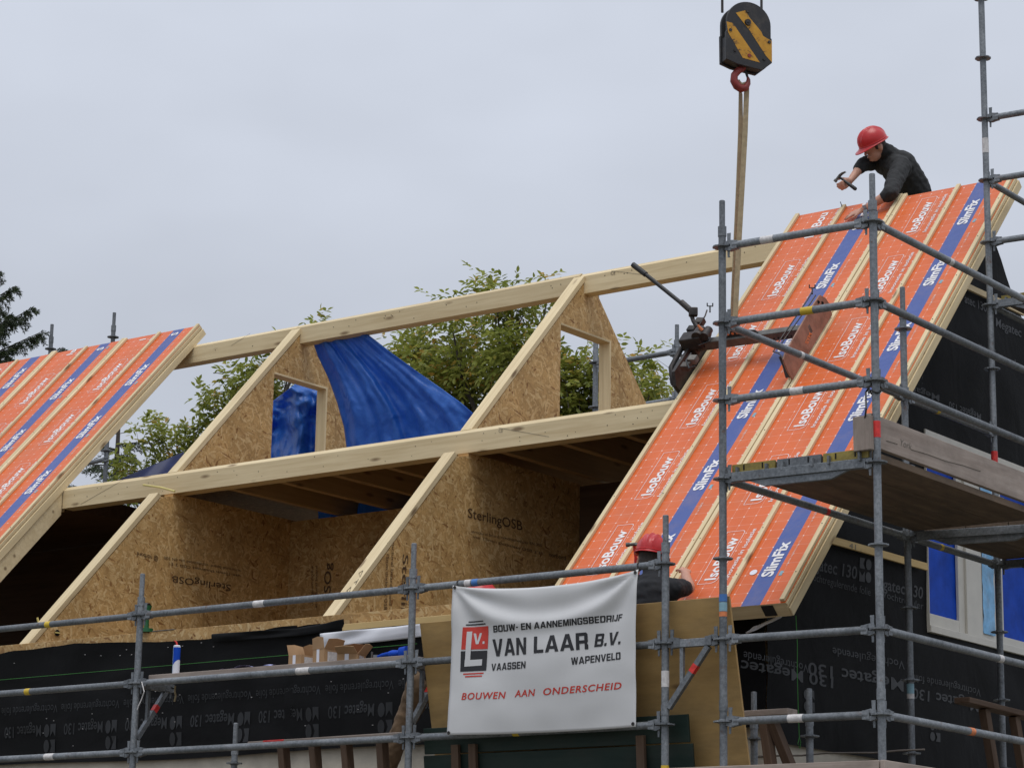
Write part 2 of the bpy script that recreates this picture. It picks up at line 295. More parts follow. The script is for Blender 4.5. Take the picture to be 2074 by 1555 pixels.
def leafmat(name, lo, hi, trans):
    mt, n, l, b = newmat(name)
    at_ = n.new('ShaderNodeAttribute'); at_.attribute_name = 'tint'; r = ramp(n, [(0, lo), (.8, hi), (1, (hi[0]*1.5, hi[1]*.85, hi[2]*.9))]); l.new(at_.outputs['Fac'], r.inputs[0]); l.new(r.outputs[0], b.inputs['Base Color'])
    b.inputs['Roughness'].default_value = .42; b.inputs['Specular IOR Level'].default_value = .35
    tr = n.new('ShaderNodeBsdfTranslucent'); l.new(r.outputs[0], tr.inputs[0]); ms = n.new('ShaderNodeMixShader'); ms.inputs[0].default_value = trans
    l.new(b.outputs[0], ms.inputs[1]); l.new(tr.outputs[0], ms.inputs[2]); l.new(ms.outputs[0], n['Material Output'].inputs[0]); MATS[name] = mt
leafmat('walnut_leaf', (.14, .175, .03), (.36, .385, .085), .5)
leafmat('needle', (.022, .038, .016), (.06, .085, .034), .15)

# ------------------------------------------------------------------ mesh builder
WM = {}
class MB:
    def __init__(s): s.v = []; s.f = []; s.mi = []
    def add(s, vs_, fs, mi=0):
        o = len(s.v); s.v += [tuple(x) for x in vs_]; s.f += [tuple(i+o for i in q) for q in fs]; s.mi += [mi]*len(fs); return s
    def box(s, a, b, mi=0):
        x0, y0, z0 = a; x1, y1, z1 = b
        return s.add([(x0, y0, z0), (x1, y0, z0), (x1, y1, z0), (x0, y1, z0), (x0, y0, z1), (x1, y0, z1), (x1, y1, z1), (x0, y1, z1)],
                     [(0, 3, 2, 1), (4, 5, 6, 7), (0, 1, 5, 4), (1, 2, 6, 5), (2, 3, 7, 6), (3, 0, 4, 7)], mi)
    def obox(s, c, ax, ay, az, mi=0):
        c, ax, ay, az = V(c), V(ax), V(ay), V(az)
        vv = [c+ax*i+ay*j+az*k for k in (-1, 1) for (i, j) in ((-1, -1), (1, -1), (1, 1), (-1, 1))]
        return s.add(vv, [(0, 3, 2, 1), (4, 5, 6, 7), (0, 1, 5, 4), (1, 2, 6, 5), (2, 3, 7, 6), (3, 0, 4, 7)], mi)
    def tube(s, pts, r, n=12, mi=0, cap=True, closed=False):
        pts = [V(p) for p in pts]; rs = r if isinstance(r, (list, tuple)) else [r]*len(pts); vv = []; ff = []; prev = None
        N = len(pts)
        for i, p in enumerate(pts):
            d = (pts[(i+1) % N]-pts[i-1]) if closed else (pts[min(i+1, N-1)]-pts[max(i-1, 0)])
            d.normalize()
            if prev is None:
                a = V((0, 0, 1)) if abs(d.z) < .9 else V((1, 0, 0)); a = (a-d*a.dot(d)).normalized()
            else: a = (prev-d*prev.dot(d)).normalized()
            prev = a; b = d.cross(a)
            vv += [p+(a*math.cos(2*math.pi*k/n)+b*math.sin(2*math.pi*k/n))*rs[i] for k in range(n)]
        for i in range(N if closed else N-1):
            j = (i+1) % N
            ff += [(i*n+k, i*n+(k+1) % n, j*n+(k+1) % n, j*n+k) for k in range(n)]
        if cap and not closed:
            ff += [tuple(range(n-1, -1, -1)), tuple((N-1)*n+k for k in range(n))]
        return s.add(vv, ff, mi)
    def prism(s, poly, o, ax, ay, az, mi=0, mi_side=None):
        """poly in (a,b) -> o+a*ax+b*ay, extruded from 0 to az"""
        o, ax, ay, az = V(o), V(ax), V(ay), V(az); n = len(poly)
        lo = [o+ax*a+ay*b for a, b in poly]; hi = [p+az for p in lo]
        s.add(lo+hi, [tuple(range(n-1, -1, -1)), tuple(range(n, 2*n))], mi)
        k = len(s.v)-2*n
        for i in range(n):
            j = (i+1) % n; s.f.append((k+i, k+j, k+n+j, k+n+i)); s.mi.append(mi if mi_side is None else mi_side)
        return s
    def ball(s, c, r, n=12, mi=0, ax=None):
        c = V(c); rx = (r, r, r) if not isinstance(r, (list, tuple)) else r
        ax = ax or (V((1, 0, 0)), V((0, 1, 0)), V((0, 0, 1))); m_ = n//2; vv = [c+ax[2]*rx[2]]
        for i in range(1, m_):
            th = math.pi*i/m_
            for k in range(n):
                ph = 2*math.pi*k/n; vv.append(c+ax[0]*(rx[0]*math.sin(th)*math.cos(ph))+ax[1]*(rx[1]*math.sin(th)*math.sin(ph))+ax[2]*(rx[2]*math.cos(th)))
        vv.append(c-ax[2]*rx[2]); L = len(vv)-1; ff = [(0, 1+k, 1+(k+1) % n) for k in range(n)]
        for i in range(m_-2):
            ff += [(1+i*n+k, 1+(i+1)*n+k, 1+(i+1)*n+(k+1) % n, 1+i*n+(k+1) % n) for k in range(n)]
        b_ = 1+(m_-2)*n; ff += [(b_+k, L, b_+(k+1) % n) for k in range(n)]
        return s.add(vv, ff, mi)
    def grid(s, nu, nv, fn, mi=0, skip=None):
        vv = [fn(i/nu, j/nv) for j in range(nv+1) for i in range(nu+1)]
        ff = [(j*(nu+1)+i, j*(nu+1)+i+1, (j+1)*(nu+1)+i+1, (j+1)*(nu+1)+i) for j in range(nv) for i in range(nu) if not (skip and skip((i+.5)/nu, (j+.5)/nv))]
        return s.add(vv, ff, mi)
    def mesh(s, name, mats, smooth=38):
        me = bpy.data.meshes.new(name); me.from_pydata(s.v, [], s.f); me.update()
        for mt in (mats if isinstance(mats, (list, tuple)) else [mats]): me.materials.append(MATS[mt] if isinstance(mt, str) else mt)
        me.polygons.foreach_set('material_index', s.mi)
        bm = bmesh.new(); bm.from_mesh(me); bmesh.ops.recalc_face_normals(bm, faces=bm.faces); bm.to_mesh(me); bm.free()
        if smooth:
            me.shade_smooth(); me.set_sharp_from_angle(angle=math.radians(smooth))
        return me
    def build(s, name, mats, parent=None, M=None, smooth=38, bevel=0, **tags):
        return link(name, s.mesh(name, mats, smooth), parent, M, bevel, **tags)
def link(name, me, parent=None, M=None, bevel=0, **tags):
    o = bpy.data.objects.new(name, me); col.objects.link(o); M = M or Matrix.Identity(4); WM[o] = M
    if parent is not None:
        o.parent = parent; o.matrix_basis = WM[parent].inverted() @ M
    else: o.matrix_basis = M
    for k, v in tags.items(): o[k] = v
    if bevel:
        b = o.modifiers.new('bevel', 'BEVEL'); b.width = bevel; b.segments = 2; b.limit_method = 'ANGLE'
    return o
def thing(name, label, cat, loc, group=None):
    o = bpy.data.objects.new(name, None); col.objects.link(o); o.empty_display_size = .2; o.location = loc; WM[o] = Matrix.Translation(V(loc))
    o['label'] = label; o['category'] = cat
    if group: o['group'] = group
    return o
def tag(o, label, cat, group=None):
    o['label'] = label; o['category'] = cat
    if group: o['group'] = group
    return o
def frame(o, x, y, z):
    M = Matrix.Identity(4)
    for i in range(3): M[i][0], M[i][1], M[i][2], M[i][3] = x[i], y[i], z[i], o[i]
    return M
def timber(name, p, q, w, h, up, mat, parent=None, bevel=.003, **tags):
    """a sawn timber from p to q; local X runs along the grain"""
    p, q, up = V(p), V(q), V(up); d = q-p; L = d.length; d.normalize(); y = up.cross(d).normalized(); z = d.cross(y)
    return MB().box((0, -w/2, -h/2), (L, w/2, h/2)).build(name, mat, parent, frame(p, d, y, z), smooth=0, bevel=bevel, **tags)
def profile_x(name, poly, x0, x1, mat, parent, bevel=.003):
    """a (y,z) section extruded along X"""
    y0, zz = poly[0]
    return MB().prism([(y-y0, z-zz) for y, z in poly], (0, 0, 0), (0, 1, 0), (0, 0, 1), (x1-x0, 0, 0)).build(name, mat, parent, Matrix.Translation((x0, y0, zz)), smooth=0, bevel=bevel)

# lettering: outlines from the built-in typeface turned into flat meshes
_T = {}
def glyphs(s, bold=0.0, shear=0.0, space=1.0):
    k = (s, bold, shear, space)
    if k in _T: return _T[k]
    c = bpy.data.curves.new('t', 'FONT'); c.body = s; c.size = 1; c.offset = bold; c.shear = shear; c.space_character = space; c.resolution_u = 3
    o = bpy.data.objects.new('t', c); col.objects.link(o); dg = bpy.context.evaluated_depsgraph_get(); e = o.evaluated_get(dg); me = e.to_mesh()
    vv = [(v.co.x, v.co.y) for v in me.vertices]; ff = [tuple(p.vertices) for p in me.polygons]; e.to_mesh_clear()
    bpy.data.objects.remove(o); bpy.data.curves.remove(c)
    x0 = min(v[0] for v in vv); x1 = max(v[0] for v in vv); vv = [((x-x0), y) for x, y in vv]
    _T[k] = (vv, ff, x1-x0); return _T[k]
CAPH = .73
def _r(a, b, c, d): return [(a, b), (c, b), (c, d), (a, d)]
_A = [(0, 0), (.26, 0), (.32, .18), (.385, .36), (.51, .74), (.51, 1), (.36, 1)]
_O = [(.1, 0), (.25, 0), (.25, 1), (.1, 1), (0, .9), (0, .1)]
BLOCK = {'A': [_A, [(1.02-x, y) for x, y in _A], [(.32, .18), (.70, .18), (.635, .36), (.385, .36)]],
 'B': [_r(0, 0, .25, 1), _r(.25, .81, .61, 1), _r(.25, .41, .61, .59), _r(.25, 0, .61, .19), [(.61, .5), (.79, .5), (.84, .58), (.84, .92), (.76, 1), (.61, 1)], [(.61, 0), (.76, 0), (.86, .1), (.86, .42), (.79, .5), (.61, .5)]],
 'C': [[(.1, 0), (.76, 0), (.86, .1), (.86, .33), (.61, .33), (.61, .19), (.25, .19), (.25, .81), (.61, .81), (.61, .67), (.86, .67), (.86, .9), (.76, 1), (.1, 1), (0, .9), (0, .1)]],
 'D': [_r(0, 0, .25, 1), _r(.25, .81, .62, 1), _r(.25, 0, .62, .19), [(.62, 0), (.78, 0), (.88, .1), (.88, .9), (.78, 1), (.62, 1)]],
 'E': [[(0, 0), (.78, 0), (.78, .19), (.25, .19), (.25, .41), (.72, .41), (.72, .59), (.25, .59), (.25, .81), (.77, .81), (.77, 1), (0, 1)]],
 'F': [[(0, 0), (.25, 0), (.25, .4), (.70, .4), (.70, .59), (.25, .59), (.25, .81), (.76, .81), (.76, 1), (0, 1)]],
 'G': [[(.1, 0), (.8, 0), (.9, .1), (.9, .55), (.48, .55), (.48, .37), (.65, .37), (.65, .19), (.25, .19), (.25, .81), (.65, .81), (.65, .68), (.9, .68), (.9, .9), (.8, 1), (.1, 1), (0, .9), (0, .1)]],
 'I': [_r(0, 0, .25, 1)], 'J': [[(.1, 0), (.5, 0), (.6, .1), (.6, 1), (.35, 1), (.35, .19), (.22, .19), (.22, .32), (0, .32), (0, .1)]],
 'L': [[(0, 0), (.74, 0), (.74, .19), (.25, .19), (.25, 1), (0, 1)]],
 'M': [[(0, 0), (.24, 0), (.24, .66), (.42, 0), (.66, 0), (.84, .66), (.84, 0), (1.08, 0), (1.08, 1), (.72, 1), (.54, .34), (.36, 1), (0, 1)]],
 'N': [[(0, 0), (.25, 0), (.25, .62), (.66, 0), (.92, 0), (.92, 1), (.67, 1), (.67, .38), (.26, 1), (0, 1)]],
 'O': [_O, [(.9-x, y) for x, y in _O], _r(.25, .81, .65, 1), _r(.25, 0, .65, .19)],
 'P': [_r(0, 0, .25, 1), _r(.25, .81, .62, 1), _r(.25, .34, .62, .53), [(.62, .34), (.77, .34), (.87, .44), (.87, .9), (.77, 1), (.62, 1)]],
 'R': [_r(0, 0, .25, 1), _r(.25, .81, .62, 1), _r(.25, .36, .62, .55), [(.62, .36), (.80, .36), (.87, .46), (.87, .9), (.77, 1), (.62, 1)], [(.62, 0), (.88, 0), (.88, .26), (.80, .36), (.62, .36)]],
 'S': [[(0, .1), (.1, 0), (.76, 0), (.86, .1), (.86, .5), (.76, .6), (.25, .6), (.25, .81), (.61, .81), (.61, .70), (.84, .70), (.84, .9), (.74, 1), (.1, 1), (0, .9), (0, .51), (.1, .41), (.61, .41), (.61, .19), (.25, .19), (.25, .31), (0, .31)]],
 'U': [[(.1, 0), (.78, 0), (.88, .1), (.88, 1), (.63, 1), (.63, .19), (.25, .19), (.25, 1), (0, 1), (0, .1)]],
 'V': [[(0, 1), (.27, 1), (.49, .28), (.71, 1), (.98, 1), (.64, 0), (.34, 0)]],
 'W': [[(0, 1), (.25, 1), (.36, .35), (.5, 1), (.75, 1), (.89, .35), (1.0, 1), (1.25, 1), (1.05, 0), (.76, 0), (.625, .6), (.49, 0), (.2, 0)]],
 '.': [_r(0, 0, .23, .23)], '-': [_r(0, .38, .38, .56)], ' ': []}
def block_glyphs(s, shear=0.0, gap=.13):
    vv, ff, x = [], [], 0.0
    for ch in s:
        ps = BLOCK[ch]
        for p in ps:
            ff.append(tuple(range(len(vv), len(vv)+len(p)))); vv += [(x+a+b*shear, b*CAPH) for a, b in p]
        x += (max(a for p in ps for a, _ in p) if ps else .3)+gap
    return vv, ff, x-gap
def lettering(mb, s, fn, p0, p1, hvec, bold=.012, shear=0, space=1.0, mi=0, split=0):
    """p0,p1 baseline ends (2D), hvec = cap-height vector (2D); fn maps 2D -> 3D"""
    vv, ff, w = block_glyphs(s, shear) if bold == 'block' else glyphs(s, bold, shear, space); p0 = np.array(p0, float); e = np.array(p1, float)-p0; hv = np.array(hvec, float)
    if split:
        bm = bmesh.new(); bv = [bm.verts.new((x, y, 0)) for x, y in vv]
        for q in ff:
            try: bm.faces.new([bv[i] for i in q])
            except ValueError: pass
        for it in range(4):
            es = [ed for ed in bm.edges if ed.calc_length() > split]
            if not es: break
            bmesh.ops.subdivide_edges(bm, edges=es, cuts=1); bmesh.ops.triangulate(bm, faces=[q for q in bm.faces if len(q.verts) > 3])
        bm.verts.index_update(); vv = [(v.co.x, v.co.y) for v in bm.verts]; ff = [tuple(v.index for v in q.verts) for q in bm.faces]; bm.free()
    mb.add([fn(*(p0+e*(x/w)+hv*(y/CAPH))) for x, y in vv], ff, mi)

# ------------------------------------------------------------------ ground
GZ = -3.1
MB().grid(4, 4, lambda u, v: ((u-.5)*1600, (v-.5)*1600, GZ)).build('ground', 'ground', smooth=0, kind='structure')

# ------------------------------------------------------------------ the house under construction
house = thing('house', 'timber frame house under construction with open roof and orange insulated roof panels', 'house', (-3, 4.75, GZ))
XG = 4.52                             # face of the gable wall
YF = 1.38                             # face of the foil on the front wall
XL = -12.0
# masonry below
def stone_courses(name, horiz, o, ln, z0, z1):
    mb = MB()
    if horiz == 'x': mb.box((o[0], o[1], z0), (o[0]+ln, o[1]+.22, z1))
    else: mb.box((o[0]-.22, o[1], z0), (o[0], o[1]+ln, z1))
    return mb.build(name, 'render_cream', house, smooth=0)
stone_courses('front_masonry_wall', 'x', (XL, YF+.035), XG-.03-XL-.222, GZ, .20)
stone_courses('gable_masonry_wall', 'y', (XG-.03, YF+.035), 6.7, GZ, .20)
# cracked render joints on the front wall, just below the foil
mb = MB()
for k in range(9):
    x = -4+k*1.05; z = .02-.17*(k % 2)
    pts = [V((x+i*.18, YF+.032, z-.10+.012*noise.noise((x*3+i*.7, 1, k)))) for i in range(8)]
    mb.tube(pts, .006, 4)
mb.build('render_crack', 'joint_dark', house)
# wall plate of strand board along the eaves
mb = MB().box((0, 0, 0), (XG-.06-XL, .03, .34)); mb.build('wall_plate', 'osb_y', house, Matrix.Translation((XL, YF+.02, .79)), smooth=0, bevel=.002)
# front foil: a slightly slack sheet with a wavy top edge
def ffoil(x0, x1, dz):
    def fn(u, v):
        x = x0+(x1-x0)*u; top = 1.055+.018*math.sin(x*2.3+dz)+.012*noise.noise((x*4, 0, dz)); z = .10+.012*math.sin(x*1.7)+(top-.10)*v
        y = YF-.002-.018*noise.noise((x*2.2, z*3, 3+dz))-.018*abs(noise.noise((x*1.0+z*2.5, z*4, 9+dz)))-(.02*v**6)
        return (x, y, z)
    return fn
mb = MB().grid(170, 22, ffoil(XL, .33, 0)); mb.build('foil_sheet', 'black_foil', house)
def ffoil2(u, v):
    x, y, z = ffoil(.22, XG+.002, 5)(u, v); top = .97+.03*math.sin(x*1.9) if x > .62 else 1.10-.10*(x-.62)*0
    return (x, y-.012, .10+(z-.10)*min(1, (top-.10)/.955))
mb = MB().grid(70, 20, ffoil2); mb.build('foil_sheet', 'black_foil', house)
# loose folded flap of foil, white underlay strip and a fresh batten
def px_sheet(name, pts, y0, mat, th=.004, rows=8):
    """sheet between a top and a bottom pixel polyline on a plane y"""
    mb = MB(); top, bot = pts
    def lin(pl, u):
        k = min(int(u*(len(pl)-1)), len(pl)-2); t_ = u*(len(pl)-1)-k; return [pl[k][i]*(1-t_)+pl[k+1][i]*t_ for i in (0, 1)]
    def fn(u, v):
        a, b = lin(top, u), lin(bot, u); p = at(a[0]*(1-v)+b[0]*v, a[1]*(1-v)+b[1]*v, y=y0); p.y -= .012*noise.noise((u*5, v*2, 4.2))+.006*math.sin(u*9+v*3); return p
    mb.grid(24, rows, fn); o = mb.build(name, mat, house)
    md = o.modifiers.new('thick', 'SOLIDIFY'); md.thickness = th; return o
px_sheet('foil_flap', ([(430, 1284), (520, 1277), (600, 1272), (660, 1262), (697, 1253)], [(430, 1300), (520, 1294), (600, 1288), (660, 1280), (697, 1278)]), YF-.05, 'black_foil')
px_sheet('underlay_strip', ([(649, 1283), (720, 1275), (800, 1269), (855, 1263)], [(654, 1312), (680, 1309), (760, 1300), (857, 1288)]), YF-.07, 'white_membrane')
p, q = at(697, 1271, y=YF-.03), at(930, 1250, y=YF-.03); timber('batten', p, q, .045, .05, (0, 0, 1), 'spruce_yellow', house)

# lettering of the foil
def komo(mb, fn, p, e, h, mi=0):
    """2 x 2 block mark: K, disc, M, disc. p corner, e width vector, h height vector"""
    p, e, h = (np.array(k, float) for k in (p, e, h)); f2 = lambda a, b: fn(*(p+e*a+h*b))
    K = [(0, 0), (.13, 0), (.13, 0), (.13, .46)]
    mb.add([f2(*q) for q in ((.0, .55), (.45, .55), (.3, .77), (.45, 1), (.0, 1))], [(0, 1, 2), (0, 2, 4), (2, 3, 4)], mi)
    mb.add([f2(*q) for q in ((.0, .0), (.0, .45), (.22, .25), (.45, .45), (.45, 0))], [(0, 2, 1), (0, 4, 2), (4, 3, 2)], mi)
    for cy in (.23, .77):
        n_ = 18; mb.add([f2(.76+.24*math.cos(2*math.pi*i/n_), cy+.23*math.sin(2*math.pi*i/n_)) for i in range(n_)], [tuple(range(n_))], mi)
def foil_y(x, z, dz):
    v = min(1, max(0, (z-.10)/.955)); return YF-.002-.018*noise.noise((x*2.2, z*3, 3+dz))-.018*abs(noise.noise((x*1.0+z*2.5, z*4, 9+dz)))-(.02*v**6)
def fyz(off=0): return lambda a, b: V((a, (foil_y(a, b, 0) if a < .3 else foil_y(a, b, 5)-.012)-.004, b))
mb = MB()
for k in range(11):                    # printed upside down: text runs to the left
    x = 4.3-k*.725-.06; g = fyz(.012 if x > .3 else 0.0)
    lettering(mb, 'Megatec 130', g, (x-.20, .425), (x-.66, .425), (0, -.095), bold=.014)
    komo(mb, g, (x-.03, .43), (-.135, 0), (0, -.235))
    lettering(mb, 'Vochtregulerende folie', g, (x-.02, .59), (x-.70, .59), (0, -.07), bold=.002)
mb.build('foil_lettering', 'grey_print', house, smooth=0, kind='stuff')

mb = MB()
rs_ = random.Random(3)
for k in range(90):
    x = -4+8.4*rs_.random(); z = .95+.06*rs_.random() if k < 40 else .15+.75*rs_.random(); p = fyz()(x, z); mb.box((p.x-.006, p.y-.001, p.z-.0015), (p.x+.006, p.y+.001, p.z+.0015))
mb.build('staples', 'tape_white', house, smooth=0, kind='stuff')
# gable foil with its window opening
WL, WR = at(1877, 1190, x=XG).y, at(1877, 1190, x=XG).y+1.95
WB, WT = at(1880, 1280, x=XG).z, at(1868, 868, x=XG).z
ys = sorted(set([YF-.012, WL, WR, 4.749]+list(np.linspace(YF-.012, 8.1, 60)))); ys = [y for i, y in enumerate(ys) if i == 0 or y-ys[i-1] > .012 or y in (WL, WR)]
def gtop(y): return (TP*y+ZU if y < 4.749+.08 else ZB-TP*y)-.012
mb = MB(); zs_n = 44
def gz(y, j):
    t_ = j/zs_n; zb = .015; return zb+(max(gtop(y), .1)-zb)*t_
idx = {}
def gp(y, z): return (XG+.018*noise.noise((y*2.1, z*2.3, 1.3))+.018*abs(noise.noise((y*1.1+z*2.2, z*1.5, 7.7))), y, z)
for a in range(len(ys)-1):
    y0, y1 = ys[a], ys[a+1]; cz = [(gz(y0, j), gz(y1, j)) for j in range(zs_n+1)]
    inw = y0 >= WL-1e-6 and y1 <= WR+1e-6
    def strip(lo, hi, n_):
        for j in range(n_):
            q = [gp(y0, lo[0]+(hi[0]-lo[0])*j/n_), gp(y1, lo[1]+(hi[1]-lo[1])*j/n_), gp(y1, lo[1]+(hi[1]-lo[1])*(j+1)/n_), gp(y0, lo[0]+(hi[0]-lo[0])*(j+1)/n_)]
            mb.add(q, [(0, 1, 2, 3)])
    if inw:
        strip((.015, .015), (WB, WB), 10); strip((WT, WT), (gtop(y0), gtop(y1)), 14)
    else: strip((.015, .015), (gtop(y0), gtop(y1)), zs_n)
me = mb.mesh('gable_foil', 'black_foil'); bm = bmesh.new(); bm.from_mesh(me); bmesh.ops.remove_doubles(bm, verts=bm.verts, dist=1e-4); bmesh.ops.recalc_face_normals(bm, faces=bm.faces); bm.to_mesh(me); bm.free(); me.shade_smooth()
link('gable_foil', me, house)
# gable core behind the foil
mb = MB()
pg = [(YF+.05, .2), (YF+.05, gtop(YF+.05)-.02), (4.749, gtop(4.74)-.03), (8.0, gtop(8.0)-.02), (8.0, .2)]
mb.prism([(YF+.05, .2), (WL-.01, .2), (WL-.01, gtop(WL)-.03), (YF+.05, gtop(YF+.05)-.03)], (XG-.035, 0, 0), (0, 1, 0), (0, 0, 1), (-.012, 0, 0))
mb.build('gable_sheathing', 'osb_x', house, smooth=0)
g = lambda off=.03: (lambda a, b: V((XG+off, a, b)))
def gpx(off=.032):
    def f_(u, v):
        p = at(u, v, x=XG+.018); return V((gp(p.y, p.z)[0]+.004, p.y, p.z))
    return f_
mb = MB()
for (p0, p1, h, s_, bd) in (((1832, 1375), (1640, 1340), (-1, 26), 'Megatec 130', .014), ((1690, 1370), (1505, 1336), (-1, 24), '130 Megatec', .014), ((1835, 1338), (1690, 1310), (0, 18), 'Vochtregulerende', .0),
        ((1640, 1345), (1508, 1318), (0, 18), 'Vochtregulerende', .0), ((1988, 1420), (1850, 1392), (-1, 22), 'Megatec 130', .014), ((1990, 1395), (1850, 1364), (0, 16), 'Vochtregulerende folie', .0),
        ((1655, 1152), (1737, 1172), (1, -26), 'gatec 130', .014), ((1783, 1190), (1872, 1212), (1, -24), 'egatec 130', .014), ((1645, 1172), (1765, 1206), (0, -16), 'Vochtregulerende folie', .0),
        ((1790, 1208), (1874, 1234), (0, -15), 'Vochtreguler', .0), ((1905, 800), (1830, 775), (0, 13), 'Megatec', .014), ((1990, 838), (1925, 812), (0, 15), 'Megatec 130', .014),
        ((1955, 612), (2000, 632), (0, -18), 'atec 130', .014), ((2018, 660), (2072, 682), (0, -18), 'Megatec', .014), ((1985, 705), (2072, 745), (0, -14), 'regulerende', 0)):
    lettering(mb, s_, gpx(), p0, p1, h, bold=bd)
komo(mb, gpx(), (1742, 1176), (24, 5), (0, -48)); komo(mb, gpx(), (1650, 1398), (-22, -3), (0, 44)); komo(mb, gpx(), (1905, 1462), (-20, -3), (0, 40))
mb.build('foil_lettering', 'grey_print', house, smooth=0, kind='stuff')
# battens on the gable
def gstrip(name, a, b, h, mat, off=.05):
    p, q = at(*a, x=XG+off), at(*b, x=XG+off); return timber(name, p, q, .022, h, (0, 0, 1), mat, house)
gstrip('gable_batten', (1655, 1085), (1877, 1148), .055, 'spruce_yellow')
mb = MB(); fb = lambda u, v: at(u, v, x=XG+.063); lettering(mb, '41 .', fb, (1720, 1109), (1745, 1116), (0, -11), bold=.0); mb.build('pencil_mark', 'pencil', house, smooth=0, kind='stuff')
gstrip('gable_batten', (1935, 569), (2073, 634), .05, 'spruce')
# the gable window: cream frame, blue sheeting behind, film strip
win = MB().box((XG-.06, WL, WB), (XG+.03, WR, WB+.055)).box((XG-.06, WL, WT-.06), (XG+.02, WR, WT)).box((XG-.06, WR-.05, WB+.055), (XG+.02, WR, WT-.06)).build('window', 'window_cream', house, smooth=0, bevel=.004)
def wy(u, v=1200): return at(u, v, x=XG).y
c1, c2, c3, c4 = wy(1943), wy(1986), wy(2012), wy(2032)
MB().grid(30, 24, lambda u, v: V((XG-.035+.016*noise.noise((u*7, v*6, 3))+.008*noise.noise((u*19, v*9, 5)), WL+.004+(WR-WL-.06)*u, WB+.057+(WT-WB-.12)*v))).build('sheeting', 'bright_blue', win)
MB().box((XG-.03, c1, WB+.056), (XG-.005, c1+.10, WT-.061)).build('sash_stile', 'window_cream', win, smooth=0, bevel=.004)
MB().box((XG-.03, c1+.101, WB+.056), (XG+.014, c2, WT-.061)).build('mullion', 'window_cream', win, smooth=0, bevel=.004)
MB().grid(8, 40, lambda u, v: V((XG+.012+.010*noise.noise((u*3, v*14, 2)), c2+.012+(c3-c2-.02)*u, WB+.1+(WT-WB-.2)*v))).build('protective_film', 'cyan_film', win)
MB().box((XG-.03, c2+.001, WB+.056), (XG-.002, c4, WT-.061)).build('mullion', 'window_cream', win, smooth=0, bevel=.004)
MB().box((XG-.03, WL+.004, WB+.056), (XG-.005, c1-.001, WB+.15)).build('sash_rail', 'window_cream', win, smooth=0, bevel=.004)
MB().box((XG-.03, c4+.001, WB+.056), (XG-.005, WR-.051, WB+.12)).build('sash_rail', 'window_cream', win, smooth=0, bevel=.004)
MB().box((XG-.04, WL-.006, WB), (XG+.022, WL-.001, WT)).build('reveal_edge', 'window_cream', win, smooth=0)

# cross walls of strand board with a capping timber
W1, W2 = .59, -2.83
def cross_wall(x, n_):
    x0, x1 = x-.058, x+.058; ty = lambda y, c=.05: TP*y+ZU-c/CA
    # lower storey board
    yb = 2.905
    poly = [(1.44, .80), (1.44, ty(1.44)), (yb, ty(yb)), (3.06, ty(yb)+.03), (3.06, 2.70), (4.735, 2.70), (4.735, .80)]
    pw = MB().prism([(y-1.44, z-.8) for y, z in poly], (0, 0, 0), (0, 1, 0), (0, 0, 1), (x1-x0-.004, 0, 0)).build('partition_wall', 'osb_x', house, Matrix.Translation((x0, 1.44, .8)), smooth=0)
    a, b = V((x, 1.425, TP*1.425+ZU-.022/CA)), V((x, yb-.02, TP*(yb-.02)+ZU-.022/CA))
    timber('capping_timber', a, b, .118, .045, RN, 'spruce', pw)
    # attic board with its doorway
    sl_ = ty; ap = 4.749
    back = lambda y, c=.0: ZB-TP*y-c/CA
    poly = [(3.19, 2.92), (3.19, sl_(3.19)), (ap-.05, sl_(ap-.05)), (ap-.05, 4.47), (ap+.09, 4.47), (ap+.09, back(ap+.09)), (6.35, back(6.35)), (6.35, 2.92), (5.137, 2.92), (5.137, 4.108), (4.352, 4.108), (4.352, 2.92)]
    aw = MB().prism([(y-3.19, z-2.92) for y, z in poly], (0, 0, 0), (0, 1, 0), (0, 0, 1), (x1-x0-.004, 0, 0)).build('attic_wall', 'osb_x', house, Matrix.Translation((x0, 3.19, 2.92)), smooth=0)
    a, b = V((x, 3.10, TP*3.10+ZU-.022/CA)), V((x, 4.715, TP*4.715+ZU-.022/CA)); timber('capping_timber', a, b, .118, .045, RN, 'spruce', aw)
    a, b = V((x, 4.86, back(4.86)+.022)), V((x, 6.4, back(6.4)+.022))
    timber('door_jamb', (x-.002, 5.125, 2.93), (x-.002, 5.125, 4.107), .022, .122, (1, 0, 0), 'spruce', aw)
    timber('door_head', (x-.002, 4.354, 4.097), (x-.002, 5.113, 4.097), .122, .02, (0, 0, 1), 'spruce', aw)
    return pw, aw
pw1, aw1 = cross_wall(W1, 1)
pw2, aw2 = cross_wall(W2, 2)
# third frame right under the edge of the laid panels
def cap_beam(x, ya, yb, w, h, nm='rafter'):
    timber(nm, (x, ya, TP*ya+ZU-h/2/CA), (x, yb, TP*yb+ZU-h/2/CA), w, h, RN, 'spruce', house)
MB().prism([(1.30, TP*1.30+ZU), (3.053, TP*3.053+ZU), (3.053, TP*3.053+ZU-.235), (1.30, TP*1.30+ZU-.235)], (-4.345, 0, 0), (0, 1, 0), (0, 0, 1), (.102, 0, 0)).build('rafter', 'spruce', house, smooth=0, bevel=.003)
